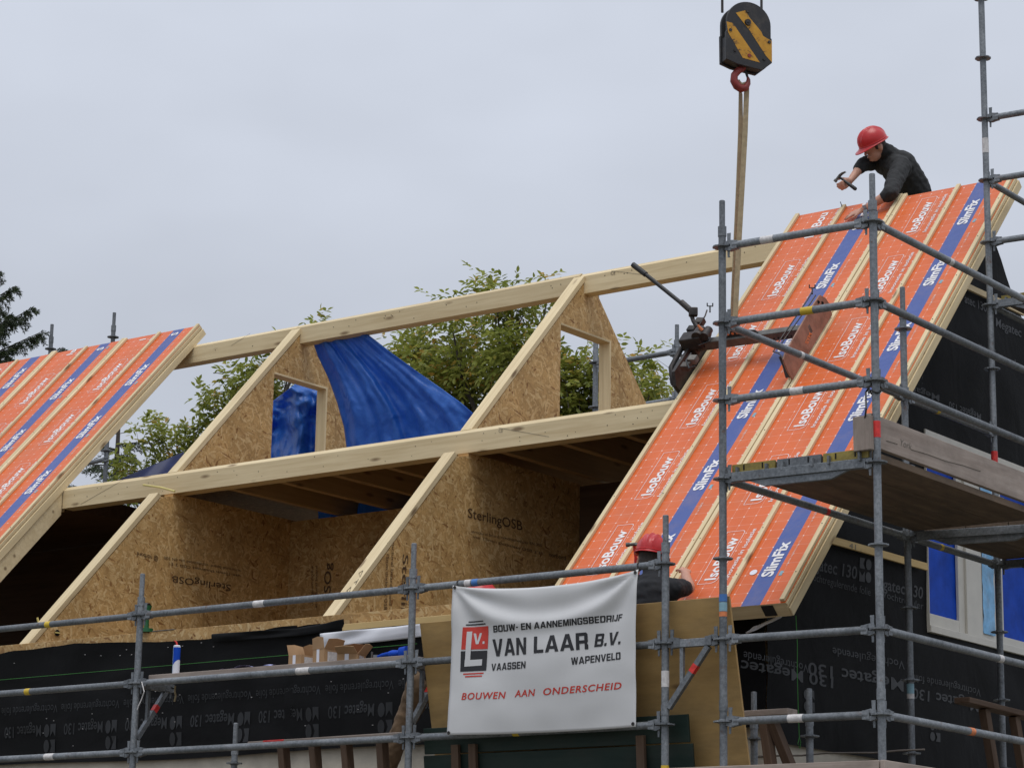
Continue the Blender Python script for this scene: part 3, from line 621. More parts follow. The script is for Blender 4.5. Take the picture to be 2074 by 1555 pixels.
# purlin and ridge beam: fresh glued timber, top bevelled to the slope
def purlin_poly(y0, y1, zb): return [(y0, zb), (y1, zb), (y1, TP*(y0+.032)+ZU-.004), (y0+.032, TP*(y0+.032)+ZU-.004), (y0, TP*y0+ZU-.004)]
pol = purlin_poly(3.055, 3.20, 2.695)
for x0, x1 in ((-4.24, XG-.05),):
    profile_x('purlin', pol, x0, x1, 'spruce', house)
profile_x('purlin', pol, XL, -4.36, 'spruce', house)
def ridge_poly(y0, y1, zb, zt): return [(y0, zb), (y1, zb), (y1, zt-.03), (y0+.045, zt), (y0, zt-.035)]
rp = ridge_poly(4.705, 4.83, 4.468, 4.668)
profile_x('ridge_beam', rp, XL, W2-.004, 'spruce', house); profile_x('ridge_beam', rp, W2+.004, W1-.004, 'spruce', house); profile_x('ridge_beam', [(y, z-.012) for y, z in rp], W1+.004, XG-.05, 'spruce', house)
# pencil lines and the stamp where the timbers are marked
mb = MB()
def pline(pts, y, off=.0012, r=.0012): mb.tube([at(u, v, y=y-off) for u, v in pts], r, 4)
pline([(163, 1021), (250, 971)], 3.055); pline([(1010, 866), (1112, 884)], 3.055); pline([(1238, 548), (1300, 556)], 4.705); pline([(468, 700), (507, 675)], 4.705)
mb.build('pencil_line', 'pencil', house, kind='stuff')
mb = MB()
rnd = random.Random(5)
for k in range(44):                    # nail and screw heads along the purlin
    x = -4.1+rnd.random()*6.7; z = 2.72+rnd.random()*.13; mb.tube([(x, 3.0555, z), (x, 3.053, z)], .003+.002*rnd.random(), 6)
for k in range(26):
    x = -4.0+rnd.random()*6.6; z = 4.50+rnd.random()*.11; mb.tube([(x, 4.7055, z), (x, 4.703, z)], .005, 6)
mb.build('nail_heads', 'dark_steel', house, kind='stuff')
mb = MB(); fy = lambda u, v: at(u, v, y=3.052); lettering(mb, 'CE', fy, (1010, 876), (1018, 875), (0, -7), bold=0); fy2 = lambda u, v: at(u, v, y=4.702); lettering(mb, 'CE', fy2, (1237, 557), (1246, 556), (0, -7), bold=0)
mb.build('timber_stamp', 'pencil', house, smooth=0, kind='stuff')
# attic floor: joists and boards
for k in range(12):
    x = .88+.617*(k-6)
    if min(abs(x-W1), abs(x-W2)) < .09: continue
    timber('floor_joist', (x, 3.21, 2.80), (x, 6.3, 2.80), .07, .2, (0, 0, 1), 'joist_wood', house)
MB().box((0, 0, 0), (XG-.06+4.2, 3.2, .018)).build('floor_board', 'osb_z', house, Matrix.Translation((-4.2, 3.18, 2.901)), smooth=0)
# corridor wall, ground floor and the dark rooms behind
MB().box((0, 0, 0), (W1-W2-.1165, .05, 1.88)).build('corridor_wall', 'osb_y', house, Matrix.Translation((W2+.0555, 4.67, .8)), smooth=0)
MB().box((0, 0, 0), (XG-.048-W1-.0625, .05, 1.88)).build('corridor_wall', 'brown_wood', house, Matrix.Translation((W1+.0555, 4.67, .8)), smooth=0)  # brown in place of strand board: the bay's shade put into the colour
MB().box((0, 0, 0), (W2-.062-XL, .05, 1.89)).build('corridor_wall', 'brown_wood', house, Matrix.Translation((XL, 4.67, .8)), smooth=0)  # left bay likewise coloured dark to stand for its shade
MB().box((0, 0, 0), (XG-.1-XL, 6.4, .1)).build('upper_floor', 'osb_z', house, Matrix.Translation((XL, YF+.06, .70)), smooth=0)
MB().box((XL, 7.85, GZ), (XG-.05, 8.05, 1.05)).build('rear_wall', 'render_cream', house, smooth=0)
MB().box((XL, 3.215, 2.70), (-4.205, 7.9, 2.85)).build('shading_attic_floor', 'brown_wood', house, smooth=0)  # slab added to keep light out of the left bay
MB().box((XL, YF+.1, .8), (XL+.15, 7.9, 2.7)).build('far_gable_wall', 'osb_x', house, smooth=0)
# mirror-printed stamps on the strand board
def stamps(name, items, x, parent, n_):
    mb = MB(); fn = lambda u, v: at(u, v, x=x)
    for s_, p0, p1, h, bd in items: lettering(mb, s_, fn, p0, p1, h, bold=bd)
    mb.build(name, 'stamp', parent, smooth=0, kind='stuff')
X2 = W2+.058; X1 = W1+.058
stamps('board_stamp', [('SterlingOSB', (468, 1184), (349, 1165), (-1, 14), .006), ('structural board  conditioned use EN 300', (487, 1153), (332, 1126), (0, 6), 0), ('use 15mm thickness OSB 3 E1', (487, 1164), (342, 1138), (0, 6), 0), ('@ norbord', (320, 1128), (278, 1117), (0, 9), .01)], X2, pw2, 1)
stamps('board_stamp', [('SterlingOSB', (948, 1047), (1058, 1074), (0, -20), .006), ('structural board  conditioned use EN 300', (955, 1078), (1098, 1107), (0, -6), 0), ('use 15mm thickness OSB 3 E1', (958, 1088), (1100, 1124), (0, -6), 0), ('norbord', (1112, 1126), (1146, 1134), (0, -9), .01),
    ('Sterlin', (816, 1122), (812, 1250), (12, 1), .006), ('structural board cond', (795, 1085), (788, 1225), (6, 0), 0), ('use 15mm thickness OSB', (784, 1098), (778, 1235), (6, 0), 0)], X1, pw1, 2)
mb = MB(); fn = lambda u, v: at(u, v, y=4.664)
lettering(mb, 'SOg', fn, (669, 1200), (671, 1139), (-14, 0), bold=.012); lettering(mb, 'structural board', fn, (642, 1230), (643, 1146), (-5, 0), bold=0); lettering(mb, 'use 15mm OSB 3', fn, (634, 1225), (634, 1146), (-4, 0), bold=0)
mb.build('board_stamp', 'stamp', house, smooth=0, kind='stuff')
# knot hole in the second wall with a peg in it, and a peg on its foot
p = at(116, 1281, x=X2+.002); MB().tube([p, p+V((.003, 0, 0))], .028, 16).build('cable_hole', 'hole_dark', pw2)
MB().box((p.x+.004, p.y-.03, p.z-.006), (p.x+.012, p.y+.02, p.z+.006)).build('peg', 'chalk_yellow', pw2, smooth=0)
p = at(80, 1262, x=W2-.06); timber('peg', p-V((0, 0, .03)), p+V((-.01, -.02, .05)), .012, .012, (1, 0, 0), 'chalk_yellow', pw2, bevel=0)
# carpenter's marks on the capping timbers
mb = MB()
def cappx(u, v): return Vector(hit(u, v, (0, -TP, 1), ZU+.003/CA))
for tri in ([(727, 1160), (735, 1155), (729, 1168)], [(702, 1196), (711, 1188), (707, 1199)]): mb.tube([cappx(*q) for q in tri], .0025, 4, closed=True)
mb.tube([cappx(*q) for q in ((717, 1180), (722, 1176), (720, 1183), (726, 1172))], .0025, 4)
mb.build('pencil_mark', 'pencil', pw1, kind='stuff')

# ------------------------------------------------------------------ insulated roof panels
LEN = 5.42
def panel_letters(phase_iso, phase_slim, big):
    mb = MB(); fn = lambda a, b: V((a, b, .0025)); per = .887; k = -1
    def rect_frame(x0, x1, s0, s1, r=.05, w=.0035):
        pts = [(x0, s0)]+[(x1-r+r*math.sin(t_), s0+r-r*math.cos(t_)) for t_ in np.linspace(0, math.pi/2, 5)]+[(x1-.025+.025*math.cos(t_), s1-.025+.025*math.sin(t_)) for t_ in np.linspace(0, math.pi/2, 5)]+[(x0, s1)]
        n_ = len(pts)
        cx, cy = (x0+x1)/2, (s0+s1)/2
        inn = [(x+(w if x < cx else -w)*1.0, y+(w if y < cy else -w)) for x, y in pts]
        mb.add([fn(*q) for q in pts]+[fn(*q) for q in inn], [(i, (i+1) % n_, n_+(i+1) % n_, n_+i) for i in range(n_)], 0)
    def txt(s_, x, s0, s1, h, bd, mi=0):   # reads up the slope, letters lean left
        if s1 > LEN-.005:                   # cut at the ridge
            n_ = max(1, int(len(s_)*(LEN-.005-s0)/(s1-s0)))
            if s0 > LEN-.05: return
            s1 = s0+(s1-s0)*n_/len(s_); s_ = s_[:n_]
        if s0 < .005:
            n_ = max(1, int(len(s_)*(s1-.005)/(s1-s0)))
            if s1 < .05: return
            s0 = s1-(s1-s0)*n_/len(s_); s_ = s_[-n_:]
        if not s_.strip(): return
        lettering(mb, s_, fn, (x, s0), (x, s1), (-h, 0), bold=bd, mi=mi)
    while True:
        s0 = phase_iso+per*k; k += 1
        if s0 > LEN: break
        if s0 > -.5:
            txt('I', .333, s0+.040, s0+.058, .092, .02); txt('soBouw', .333, s0+.070, s0+.505, .092, .022)
            txt('Innovatie in isolatie', .437, s0+.005, s0+.585, .036, .010, 0)
            if s0 > 0 and s0+.58 < LEN: rect_frame(.205, .355, s0, s0+.58)
    k = -1
    while True:
        s0 = phase_slim+per*k; k += 1
        if s0 > LEN: break
        if s0 > -.3:
            txt('SlimFix', .784, s0, s0+.375, .090, .032); txt('www.isobouw.nl', .862, s0+.10, s0+.37, .014, 0, 1); txt('o ce 0344', .872, s0+.58, s0+.72, .022, 0, 1)
            if 0 < s0+.0 < LEN-.1: mb.add([fn(*q) for q in ((.835, s0), (.86, s0), (.86, s0+.05), (.835, s0+.05))], [(0, 1, 2, 3)], 2)
    return mb.mesh('lettering', ['white_print', 'pale_print', 'tape_cyan'], smooth=0)
def roof_panel(x0, wd, ln, pi_, ps, mids, verge=False, sx=1.0, sy=1.0, label=None):
    O = V((x0, 1.02, TP*1.02+Z0)); M = frame(O, V((1, 0, 0)), RS, RN)
    M = M @ Matrix.Diagonal((sx, sy, 1, 1))
    mb = MB().box((0, .0, -TH), (wd, ln, 0), 1); mb.mi[-5] = 0
    mb.mi = [1, 0, 1, 1, 1, 1]
    pn = mb.build('roof_panel', ['orange_foil', 'spruce'], house, M, smooth=0)
    if label: pn['label'] = label
    link('lettering', panel_letters(pi_, ps, True), pn, M, kind='stuff')
    for bx, bw in mids:
        off = rnd.uniform(-.02, .012); b_ = MB().box((0, -bw/2, 0), (ln+off-.012, bw/2, .024)).build('batten', 'spruce', pn, M @ frame(V((bx+bw/2, .012, .0005)), V((0, 1, 0)), V((-1, 0, 0)), V((0, 0, 1))), smooth=0, bevel=.003)
    nb_ = MB()
    for bx, bw in mids:
        for k in range(9):
            yy = .25+k*.6+rnd.uniform(-.08, .08)
            if yy < ln-.05: nb_.tube([(bx+bw*rnd.uniform(.35, .65), yy, .0240), (bx+bw*.5, yy, .0262)], .0045, 6)
    nb_.build('nail_heads', 'dark_steel', pn, M, kind='stuff')
    if verge:
        MB().box((0, 0, 0), (ln-.004, .014, .068)).build('side_rail', 'spruce', pn, M @ frame(V((wd+.015, .002, -TH-.002)), V((0, 1, 0)), V((-1, 0, 0)), V((0, 0, 1))), smooth=0, bevel=.003)
        MB().box((0, 0, 0), (ln-.004, .006, .026)).build('side_lip', 'spruce', pn, M @ frame(V((wd+.007, .002, -.032)), V((0, 1, 0)), V((-1, 0, 0)), V((0, 0, 1))), smooth=0, bevel=.002)
    return pn
XR = 2.838
p1 = roof_panel(XR, 1.026, LEN, .507, .535, ((.0, .037), (.452, .037), (.987, .036)), label='orange roof panel gripped by the lifting clamp')
p2 = roof_panel(XR+1.032, 1.008, LEN-.02, .281-.0, .30, ((.003, .036), (.493, .036), (.966, .036)), verge=True, label='orange roof panel forming the right verge')
MB().box((0, 0, 0), (.09, .004, .085)).build('bracket_plate', 'black', p2, frame(V((XR+1.85, 1.02, TP*1.02+Z0))-RN*.095-RS*.005, V((1, 0, 0)), RS, RN), smooth=0)
mb = MB(); c = V((XR+1.032+.62, 1.02, TP*1.02+Z0))+RS*.36+RN*.003; mb.tube([c, c+RN*.001], .028, 20); mb.build('sticker', 'paper', p2)
SX = 1.045; wL = 1.078/SX
ph = ((-.004, .006), (-.027, -.011), (.39, .415), (.2, .22))
for k in range(4):
    x0 = -4.237-1.078*(k+1)
    roof_panel(x0, wL-.004, LEN+.02, ph[k][0], ph[k][1], ((.0, .036), (.47, .036), (wL-.042, .036)), verge=(k == 0), sx=SX, sy=1.013)
# eaves strip of membrane hanging under the right panels
px_sheet('eaves_membrane', ([(1511, 1280), (1540, 1262), (1585, 1245)], [(1512, 1283), (1540, 1271), (1583, 1249)]), 1.2, 'white_membrane')

# ------------------------------------------------------------------ scaffold
R_T, R_S = .0242, .0190
scaf = thing('scaffold', 'galvanised tube scaffold wrapped round the front and gable of the house', 'scaffold', (3, 0, GZ))
def ros_mesh():
    mb = MB(); n_ = 40; pr = []
    for k in range(n_):
        a = 2*math.pi*k/n_; r = .062-(.007 if k % 5 in (0,) else 0); pr.append((r*math.cos(a), r*math.sin(a)))
    mb.prism(pr, (0, 0, -.0045), (1, 0, 0), (0, 1, 0), (0, 0, .009)); mb.tube([(0, 0, -.014), (0, 0, .014)], .029, 14)
    return mb.mesh('rosette', 'galvanised')
def head_mesh():
    """wedge head: casting that grips the rosette, with its driven wedge; +X runs along the ledger"""
    mb = MB()
    for sg in (-1, 1): mb.prism([(.026, .006*sg), (.066, .008*sg), (.098, .028*sg), (.060, .036*sg), (.026, .026*sg)][::sg], (0, -.017, 0), (1, 0, 0), (0, 0, 1), (0, .034, 0))
    mb.prism([(.070, -.028), (.115, -.026), (.115, .026), (.070, .028)], (0, -.022, 0), (1, 0, 0), (0, 0, 1), (0, .044, 0))
    mb.prism([(.040, -.075), (.052, -.075), (.062, .085), (.036, .085)], (0, -.003, 0), (1, 0, 0), (0, 0, 1), (0, .006, 0))
    return mb.mesh('wedge_head', 'galvanised')
ROS, HEAD = ros_mesh(), head_mesh()
_tape = {}
def band(parent, p, q, t, ln, mat, r=R_T):
    d = (V(q)-V(p)).normalized(); c = V(p).lerp(V(q), t)
    MB().tube([c-d*ln/2, c+d*ln/2], r+.0012, 16).build('tape_band', mat, parent)
def standard(sc, x, y, z0, z1, zr0=None, top=.31, bands=(), spig=True, joints=()):
    zs = []
    z = math.ceil((zr0 if zr0 is not None else z0)*2)/2
    while z <= z1+1e-6: zs.append(z); z += .5
    end = z1+top
    if spig:
        o = MB().tube([(0, 0, z0), (0, 0, end-.20)], R_T, 16).tube([(0, 0, end-.24), (0, 0, end-.175)], R_T+.0035, 16).tube([(0, 0, end-.2), (0, 0, end-.004), (0, 0, end)], [R_S, R_S, R_S-.004], 14)
        o.tube([(0, -R_S-.001, end-.15), (0, -R_S+.004, end-.15)], .006, 8)
    else: o = MB().tube([(0, 0, z0), (0, 0, end)], R_T, 16)
    for zj in joints: o.tube([(0, 0, zj-.035), (0, 0, zj+.03)], R_T+.003, 16)
    o = o.build('standard', 'galvanised', sc, Matrix.Translation((x, y, 0)))
    for z in zs: link('rosette', ROS, o, Matrix.Translation((x, y, z)))
    for zc, ln, mt in bands: band(o, (x, y, zc-.1), (x, y, zc+.1), .5, ln, mt)
    return o
def ledger(sc, p, q, bands=(), heads=(1, 1), r=R_T, nm='ledger'):
    p, q = V(p), V(q); d = (q-p).normalized(); L = (q-p).length; y = V((0, 0, 1)).cross(d).normalized(); z = d.cross(y)
    o = MB().tube([(.08 if heads[0] else 0, 0, 0), (L-(.08 if heads[1] else 0), 0, 0)], r, 16).build(nm, 'galvanised', sc, frame(p, d, y, z))
    if heads[0]: link('wedge_head', HEAD, o, frame(p, d, y, z))
    if heads[1]: link('wedge_head', HEAD, o, frame(q, -d, -y, z))
    for t, ln, mt in bands: band(o, p, q, t, ln, mt, r)
    return o
PA, PB, PC = (0, 0), (2.58, 0), (4.615, 0)
PD, PE, PG, PF = (5.03, .011), (6.0825, .059), (5.03, 2.441), (5.03, 3.862)
GB = GZ+.02
for x, y in ((-2.57, 0), PA, PB): standard(scaf, x, y, GB, 1.0)
standard(scaf, *PC, GB, 1.0, bands=((.28, .10, 'tape_white'), (-.30, .10, 'tape_yellow')), joints=(.09,))
standard(scaf, *PD, GB, 3.0, bands=((.755, .045, 'tape_blue'), (.70, .055, 'tape_cyan'), (.655, .03, 'tape_orange')), joints=(.10,))
standard(scaf, *PE, GB, 3.0, bands=((1.70, .10, 'tape_red'),), joints=(.12,))
standard(scaf, *PG, GB, 3.0, bands=((.44, .07, 'tape_cyan'), (.39, .035, 'tape_white')))
standard(scaf, *PF, GB, 7.0, bands=((2.32, .085, 'tape_red'), (4.78, .12, 'tape_white')), spig=False)
for x, y in ((0.02, 1.05), (2.58, 1.05), (4.617, 1.05), (5.031, 1.05)): standard(scaf, x, y, GB, 0.0, top=.305)
fb = {(0, 1.0): ((.62, .055, 'tape_yellow'),), (0, .5): ((.55, .055, 'tape_yellow'),), (1, 1.0): ((.46, .10, 'tape_white'),), (1, .5): ((.63, .12, 'tape_white'),), (2, 1.0): ((.235, .05, 'tape_white'), (.265, .05, 'tape_blue')), (2, 0.0): ((.44, .05, 'tape_yellow'),), (0, 0.0): ((.66, .10, 'tape_white'),)}
for i, (a, b) in enumerate((((-2.57, 0), PA), (PA, PB), (PB, PC))):
    for z in (1.0, .5, 0.0): ledger(scaf, (*a, z), (*b, z), fb.get((i, z), ()))
for z, bn in ((3.0, ((.31, .09, 'tape_white'),)), (2.5, ((.57, .085, 'tape_yellow'),)), (2.0, ((.50, .09, 'tape_white'),)), (.5, ()), (0.0, ((.47, .10, 'tape_white'),))): ledger(scaf, (*PD, z), (*PE, z), bn)
EO = (6.0825, 2.62)
standard(scaf, *EO, GB, 3.0); standard(scaf, 6.0825, 3.95, GB, 7.0, spig=False)
for z, bn in ((3.0, ((.40, .05, 'tape_white'),)), (2.5, ()), (2.0, ()), (.5, ((.62, .06, 'tape_white'),)), (0.0, ((.45, .06, 'tape_orange'),))): ledger(scaf, (*PE, z), (*EO, z), bn)
for z, bn in ((2.5, ((.40, .04, 'tape_white'),)), (1.5, ((.53, .04, 'tape_red'),))): ledger(scaf, (*PD, z), (*PG, z), bn); ledger(scaf, (*PG, z), (*PF, z), ((.35, .04, 'tape_yellow'),))
for z in (5.0, 4.5, 4.0): ledger(scaf, (*PF, z), (6.0825, 3.95, z), ())
for z in (4.5, 3.5): ledger(scaf, (*PF, z), (5.03, 6.4, z), ())
for z in (1.5, 3.5, -.5):                 # transoms that carry the decks
    for (x0, y0), (x1, y1) in (((5.03, .011), (6.0825, .059)), ((5.03, 2.441), (6.0825, 2.62)), ((5.03, 3.862), (6.0825, 3.95))):
        if z == 3.5 and y0 < 3: continue
        d = V((x1-x0, y1-y0, 0)).normalized(); a_ = V((x0, y0, z)); L = V((x1-x0, y1-y0, 0)).length
        tr_ = MB().box((.075, -.024, -.028), (L-.075, .024, .030)).prism([(.18, -.028), (L-.18, -.028), (L-.30, -.075), (.30, -.075)], (0, -.012, 0), (1, 0, 0), (0, 0, 1), (0, .024, 0)).build('transom', 'galvanised', scaf, frame(a_, d, V((0, 0, 1)).cross(d), V((0, 0, 1))), bevel=.003)
        link('wedge_head', HEAD, tr_, frame(a_, d, V((0, 0, 1)).cross(d), V((0, 0, 1)))); link('wedge_head', HEAD, tr_, frame(a_+d*L, -d, -V((0, 0, 1)).cross(d), V((0, 0, 1))))
# decks: long boards with steel end hooks
def deck(z, x0, x1, y0, y1, n_, hooks=True):
    w = (x1-x0)/n_
    for k in range(n_):
        b_ = MB().box((0, .004, 0), (y1-y0, w-.004, .045)).build('deck_board', 'deck_wood', scaf, frame(V((x0+(k+1)*w, y0, z)), V((0, 1, 0)), V((-1, 0, 0)), V((0, 0, 1))), smooth=0, bevel=.003)
        if hooks:
            mt = 'cap_yellow' if k in (0, n_-1) else 'galvanised'
            h_ = MB(); x = x0+k*w
            h_.box((x+.008, y0-.022, z-.004), (x+w-.008, y0-.002, z+.052)); h_.build('end_cap', mt, b_, smooth=0, bevel=.002)
            MB().box((x+.09, y0-.0235, z+.01), (x+.10, y0-.0215, z+.045)).box((x+w-.10, y0-.0235, z+.01), (x+w-.09, y0-.0215, z+.045)).build('slot', 'hole_dark', b_, smooth=0)
            MB().box((x+.05, y0-.05, z-.022), (x+.064, y0-.024, z+.03)).box((x+w-.064, y0-.05, z-.022), (x+w-.05, y0-.024, z+.03)).build('hook', 'galvanised', b_, smooth=0)
deck(1.535, 5.075, 6.045, .055, 2.44, 3); deck(1.535, 5.075, 6.045, 2.60, 3.86, 3, False)
deck(-.465, 5.075, 6.045, .055, 2.44, 3); deck(-.465, 5.075, 6.045, 2.60, 3.86, 3, False); deck(3.535, 5.075, 6.045, 3.97, 6.3, 3)
deck_f = []
for x0, x1 in ((-2.57, 0.0), (0.0, 2.58), (2.58, 4.62)):
    for k in range(3):
        MB().box((0, 0, 0), (x1-x0-.01, .30, .045)).build('deck_board', 'deck_wood', scaf, Matrix.Translation((x0+.005, .10+k*.31, -.51)), smooth=0, bevel=.003)
    for k in (x0, x1): pass
# console brackets
def console(p, d, L, tape=True):
    p, d = V(p), V(d).normalized(); y = V((0, 0, 1)).cross(d); M = frame(p, d, y, V((0, 0, 1)))
    o = MB().box((.075, -.02, -.032), (L-.07, .02, .018)).build('console_bracket', 'galvanised', scaf, M, bevel=.003)
    MB().obox((.123, 0, -.155), (.012, 0, 0), (0, .012, 0), (0, 0, .123)).build('strut', 'galvanised', o, M, smooth=0)
    a, b = V((L-.10, 0, -.034)), V((.026, 0, -.40)); dd = (b-a).normalized(); sd = V((0, 1, 0)); nn = dd.cross(sd)
    br = MB().obox((a+b)/2, dd*((b-a).length/2), sd*.017, nn*.017).build('brace', 'galvanised', o, M, smooth=0)
    if tape:
        c = a.lerp(b, .36); MB().obox(c, dd*.028, sd*.0182, nn*.0182).build('tape_band', 'tape_red', br, M, smooth=0)
    link('wedge_head', HEAD, o, M); link('wedge_head', HEAD, o, frame(p+d*L, -d, -y, V((0, 0, 1))))
console((*PC, .5), (PD[0]-PC[0], .011, 0), .412)
console((*PA, .5), (0, 1, 0), .40); console((*PB, .5), (0, 1, 0), .40)
# the scaffold behind the house
sc2 = thing('scaffold', 'grey tube scaffold standing behind the house, seen past the ridge', 'scaffold', (-5, 8.9, GZ))
for u, v, tp in ((1206, 760, .8), (1371, 720, .58), (228, 700, .25), (101, 730, .2)):
    b = at(u, v, y=8.7); tz = at({1206: 1203, 1371: 1370, 228: 229, 101: 101}[u], {1206: 560, 1371: 658, 228: 634, 101: 658}[u], y=8.7).z
    zr = {1206: at(1206, 735, y=8.7).z, 1371: at(1371, 720, y=8.7).z, 228: at(228, 683, y=8.7).z, 101: at(101, 707, y=8.7).z}[u]
    o = MB().tube([(0, 0, GZ), (0, 0, tz-.2)], R_T*1.2, 12).tube([(0, 0, tz-.25), (0, 0, tz-.17)], R_T*1.35, 12).tube([(0, 0, tz-.2), (0, 0, tz)], R_S*1.2, 12).build('standard', 'galvanised', sc2, Matrix.Translation((b.x, 8.7, 0)))
    for k in range(4): link('rosette', ROS, o, Matrix.Translation((b.x, 8.7, zr-k*.5)) @ Matrix.Diagonal((1.2, 1.2, 1.2, 1)))
for a, b in (((1206, 740), (1371, 712)), ((1206, 836), (1371, 808)), ((60, 965), (222, 928))):
    p, q = at(*a, y=8.66), at(*b, y=8.66); ledger(sc2, p, q, (), r=R_T*1.2)

# ------------------------------------------------------------------ boards, trestles and other site things on the scaffold
def board(name, p, q, w, h, mat, label, cat, up=(0, 0, 1), bevel=.004, group=None):
    o = timber(name, p, q, w, h, up, mat, None, bevel); return tag(o, label, cat, group)
board('toe_board', (6.045, .03, 1.70), (6.045, 3.9, 1.70), .035, .20, 'old_board', 'weathered toe board with pencil scrawl along the edge of the high deck', 'plank')
mb = MB(); ft = lambda u, v: at(u, v, x=6.0645)
lettering(mb, 'York', ft, (1822, 901), (1846, 911), (2, -14), bold=-.004)
mb.tube([ft(1795, 892), ft(1818, 899)], .0018, 4).tube([ft(1846, 910), ft(1880, 920), ft(1915, 933), ft(1950, 942), ft(1986, 954)], .0018, 4)
tb = [o for o in bpy.data.objects if o.name == 'toe_board'][0]
mb.build('pencil_scrawl', 'pencil', tb)
o = board('timber_offcut', at(1750, 913, y=.02)+V((0, 0, .0)), at(1748, 843, y=.02), .12, .045, 'old_board', 'short upright plank end tied to the corner post above the high deck', 'plank', up=(0, 1, 0))
mb = MB(); c0 = at(1752, 846, y=0.0); mb.tube([c0, c0+V((.02, -.02, .05)), V((6.03, .03, 1.93)), V((6.055, .02, 1.95))], .006, 8)
mb.tube([V((6.0825+.033*math.cos(a), .059+.033*math.sin(a), 1.93+.01*math.sin(a*2))) for a in np.linspace(0, 6.28, 14)[:-1]], .006, 8, closed=True)
mb.build('strap', 'black', o)
board('toe_board', (4.05, -.04, -.345), (6.10, .0, -.345), .03, .15, 'old_board', 'grey toe board at the foot of the corner scaffold, front side', 'plank')
board('toe_board', (6.125, -.02, -.345), (6.125, 2.7, -.345), .03, .15, 'old_board', 'grey toe board at the foot of the scaffold, gable side', 'plank')
board('shelf_plank', (.06, .175, .545), (2.52, .175, .545), .24, .038, 'old_board', 'long plank shelf holding cartons behind the middle guard rail', 'plank')
# sheet of shuttering plywood leaning on the guard rail
TLp, TRp = at(850, 1262, y=.045), at(1475, 1207, y=.045)
hgt = 1.22; lean = .27
pz = V((0, -lean, math.sqrt(hgt**2-lean**2))).normalized(); px = V((1, 0, 0)); py = pz.cross(px)
o = MB().box((0, 0, 0), (2.44, .018, hgt)).build('plywood_sheet', 'plywood', None, frame(V((TLp.x, .045+lean, TRp.z-pz.z*hgt)), px, py, pz), smooth=0, bevel=.002)
tag(o, 'large tan plywood sheet leaning behind the white banner', 'plywood')
# dark green boarded panel in front of it
gp_ = thing('boarded_panel', 'dark green panel of horizontal planks at the foot of the plywood', 'panel', (3.4, .1, -.46))
gx0, gx1 = at(858, 1500, y=.1).x, 4.72; gz_ = V((0, -.06, .5)).normalized()
for k in range(3):
    MB().box((0, 0, 0), (gx1-gx0+.03*k, .02, .172)).build('plank', 'green_paint', gp_, frame(V((gx0-.01*k, .155, -.46))+gz_*(.18*(2-k)), V((1, 0, 0)), gz_.cross(V((1, 0, 0))), gz_), smooth=0, bevel=.004)
for u in (925, 960, 1300): timber('upright', V((at(u, 1530, y=.1).x, .115, -.46)), V((at(u, 1530, y=.1).x, .085, -.05)), .06, .03, (0, 1, 0), 'brown_wood', gp_)
# trestles
def trestle(label, pl, pr, legs, mat_top='old_board', paint=None):
    tr_ = thing('trestle', label, 'trestle', ((pl.x+pr.x)/2, pl.y, -.46))
    t_ = timber('top_beam', pl, pr, .12, .04, (0, 0, 1), mat_top, tr_, .006)
    if paint:
        a, b = pl.lerp(pr, paint[0]), pl.lerp(pr, paint[1]); timber('paint_patch', a, b, .122, .042, (0, 0, 1), 'tape_red', tr_, .006)
    for f_, dx, dy in legs:
        c = pl.lerp(pr, f_)-V((0, 0, .02)); timber('leg', c, V((c.x+dx, c.y+dy, -.463)), .055, .075, (0, 1, 0), 'brown_wood', tr_)
    return tr_
trestle('low wooden trestle with a red painted beam end behind the bottom rail', at(512, 1508, y=.5), at(834, 1488, y=.5), ((.20, .12, -.05), (.40, .12, -.05), (.60, .12, -.05), (.82, .10, -.05)), paint=(.10, .24))
trestle('wooden trestle end standing beside the plywood, against the gable corner', at(1455, 1450, y=.72), at(1606, 1441, y=.72), ((.62, .12, -.06), (.70, .2, .1)))
trestle('shadowed wooden trestle under the gable deck at the far right', at(1948, 1417, x=5.35), at(2120, 1460, x=5.35), ((.25, .02, .2), (.6, .0, .25)), 'brown_wood')  # dark top beam colour stands in for the shade under the deck
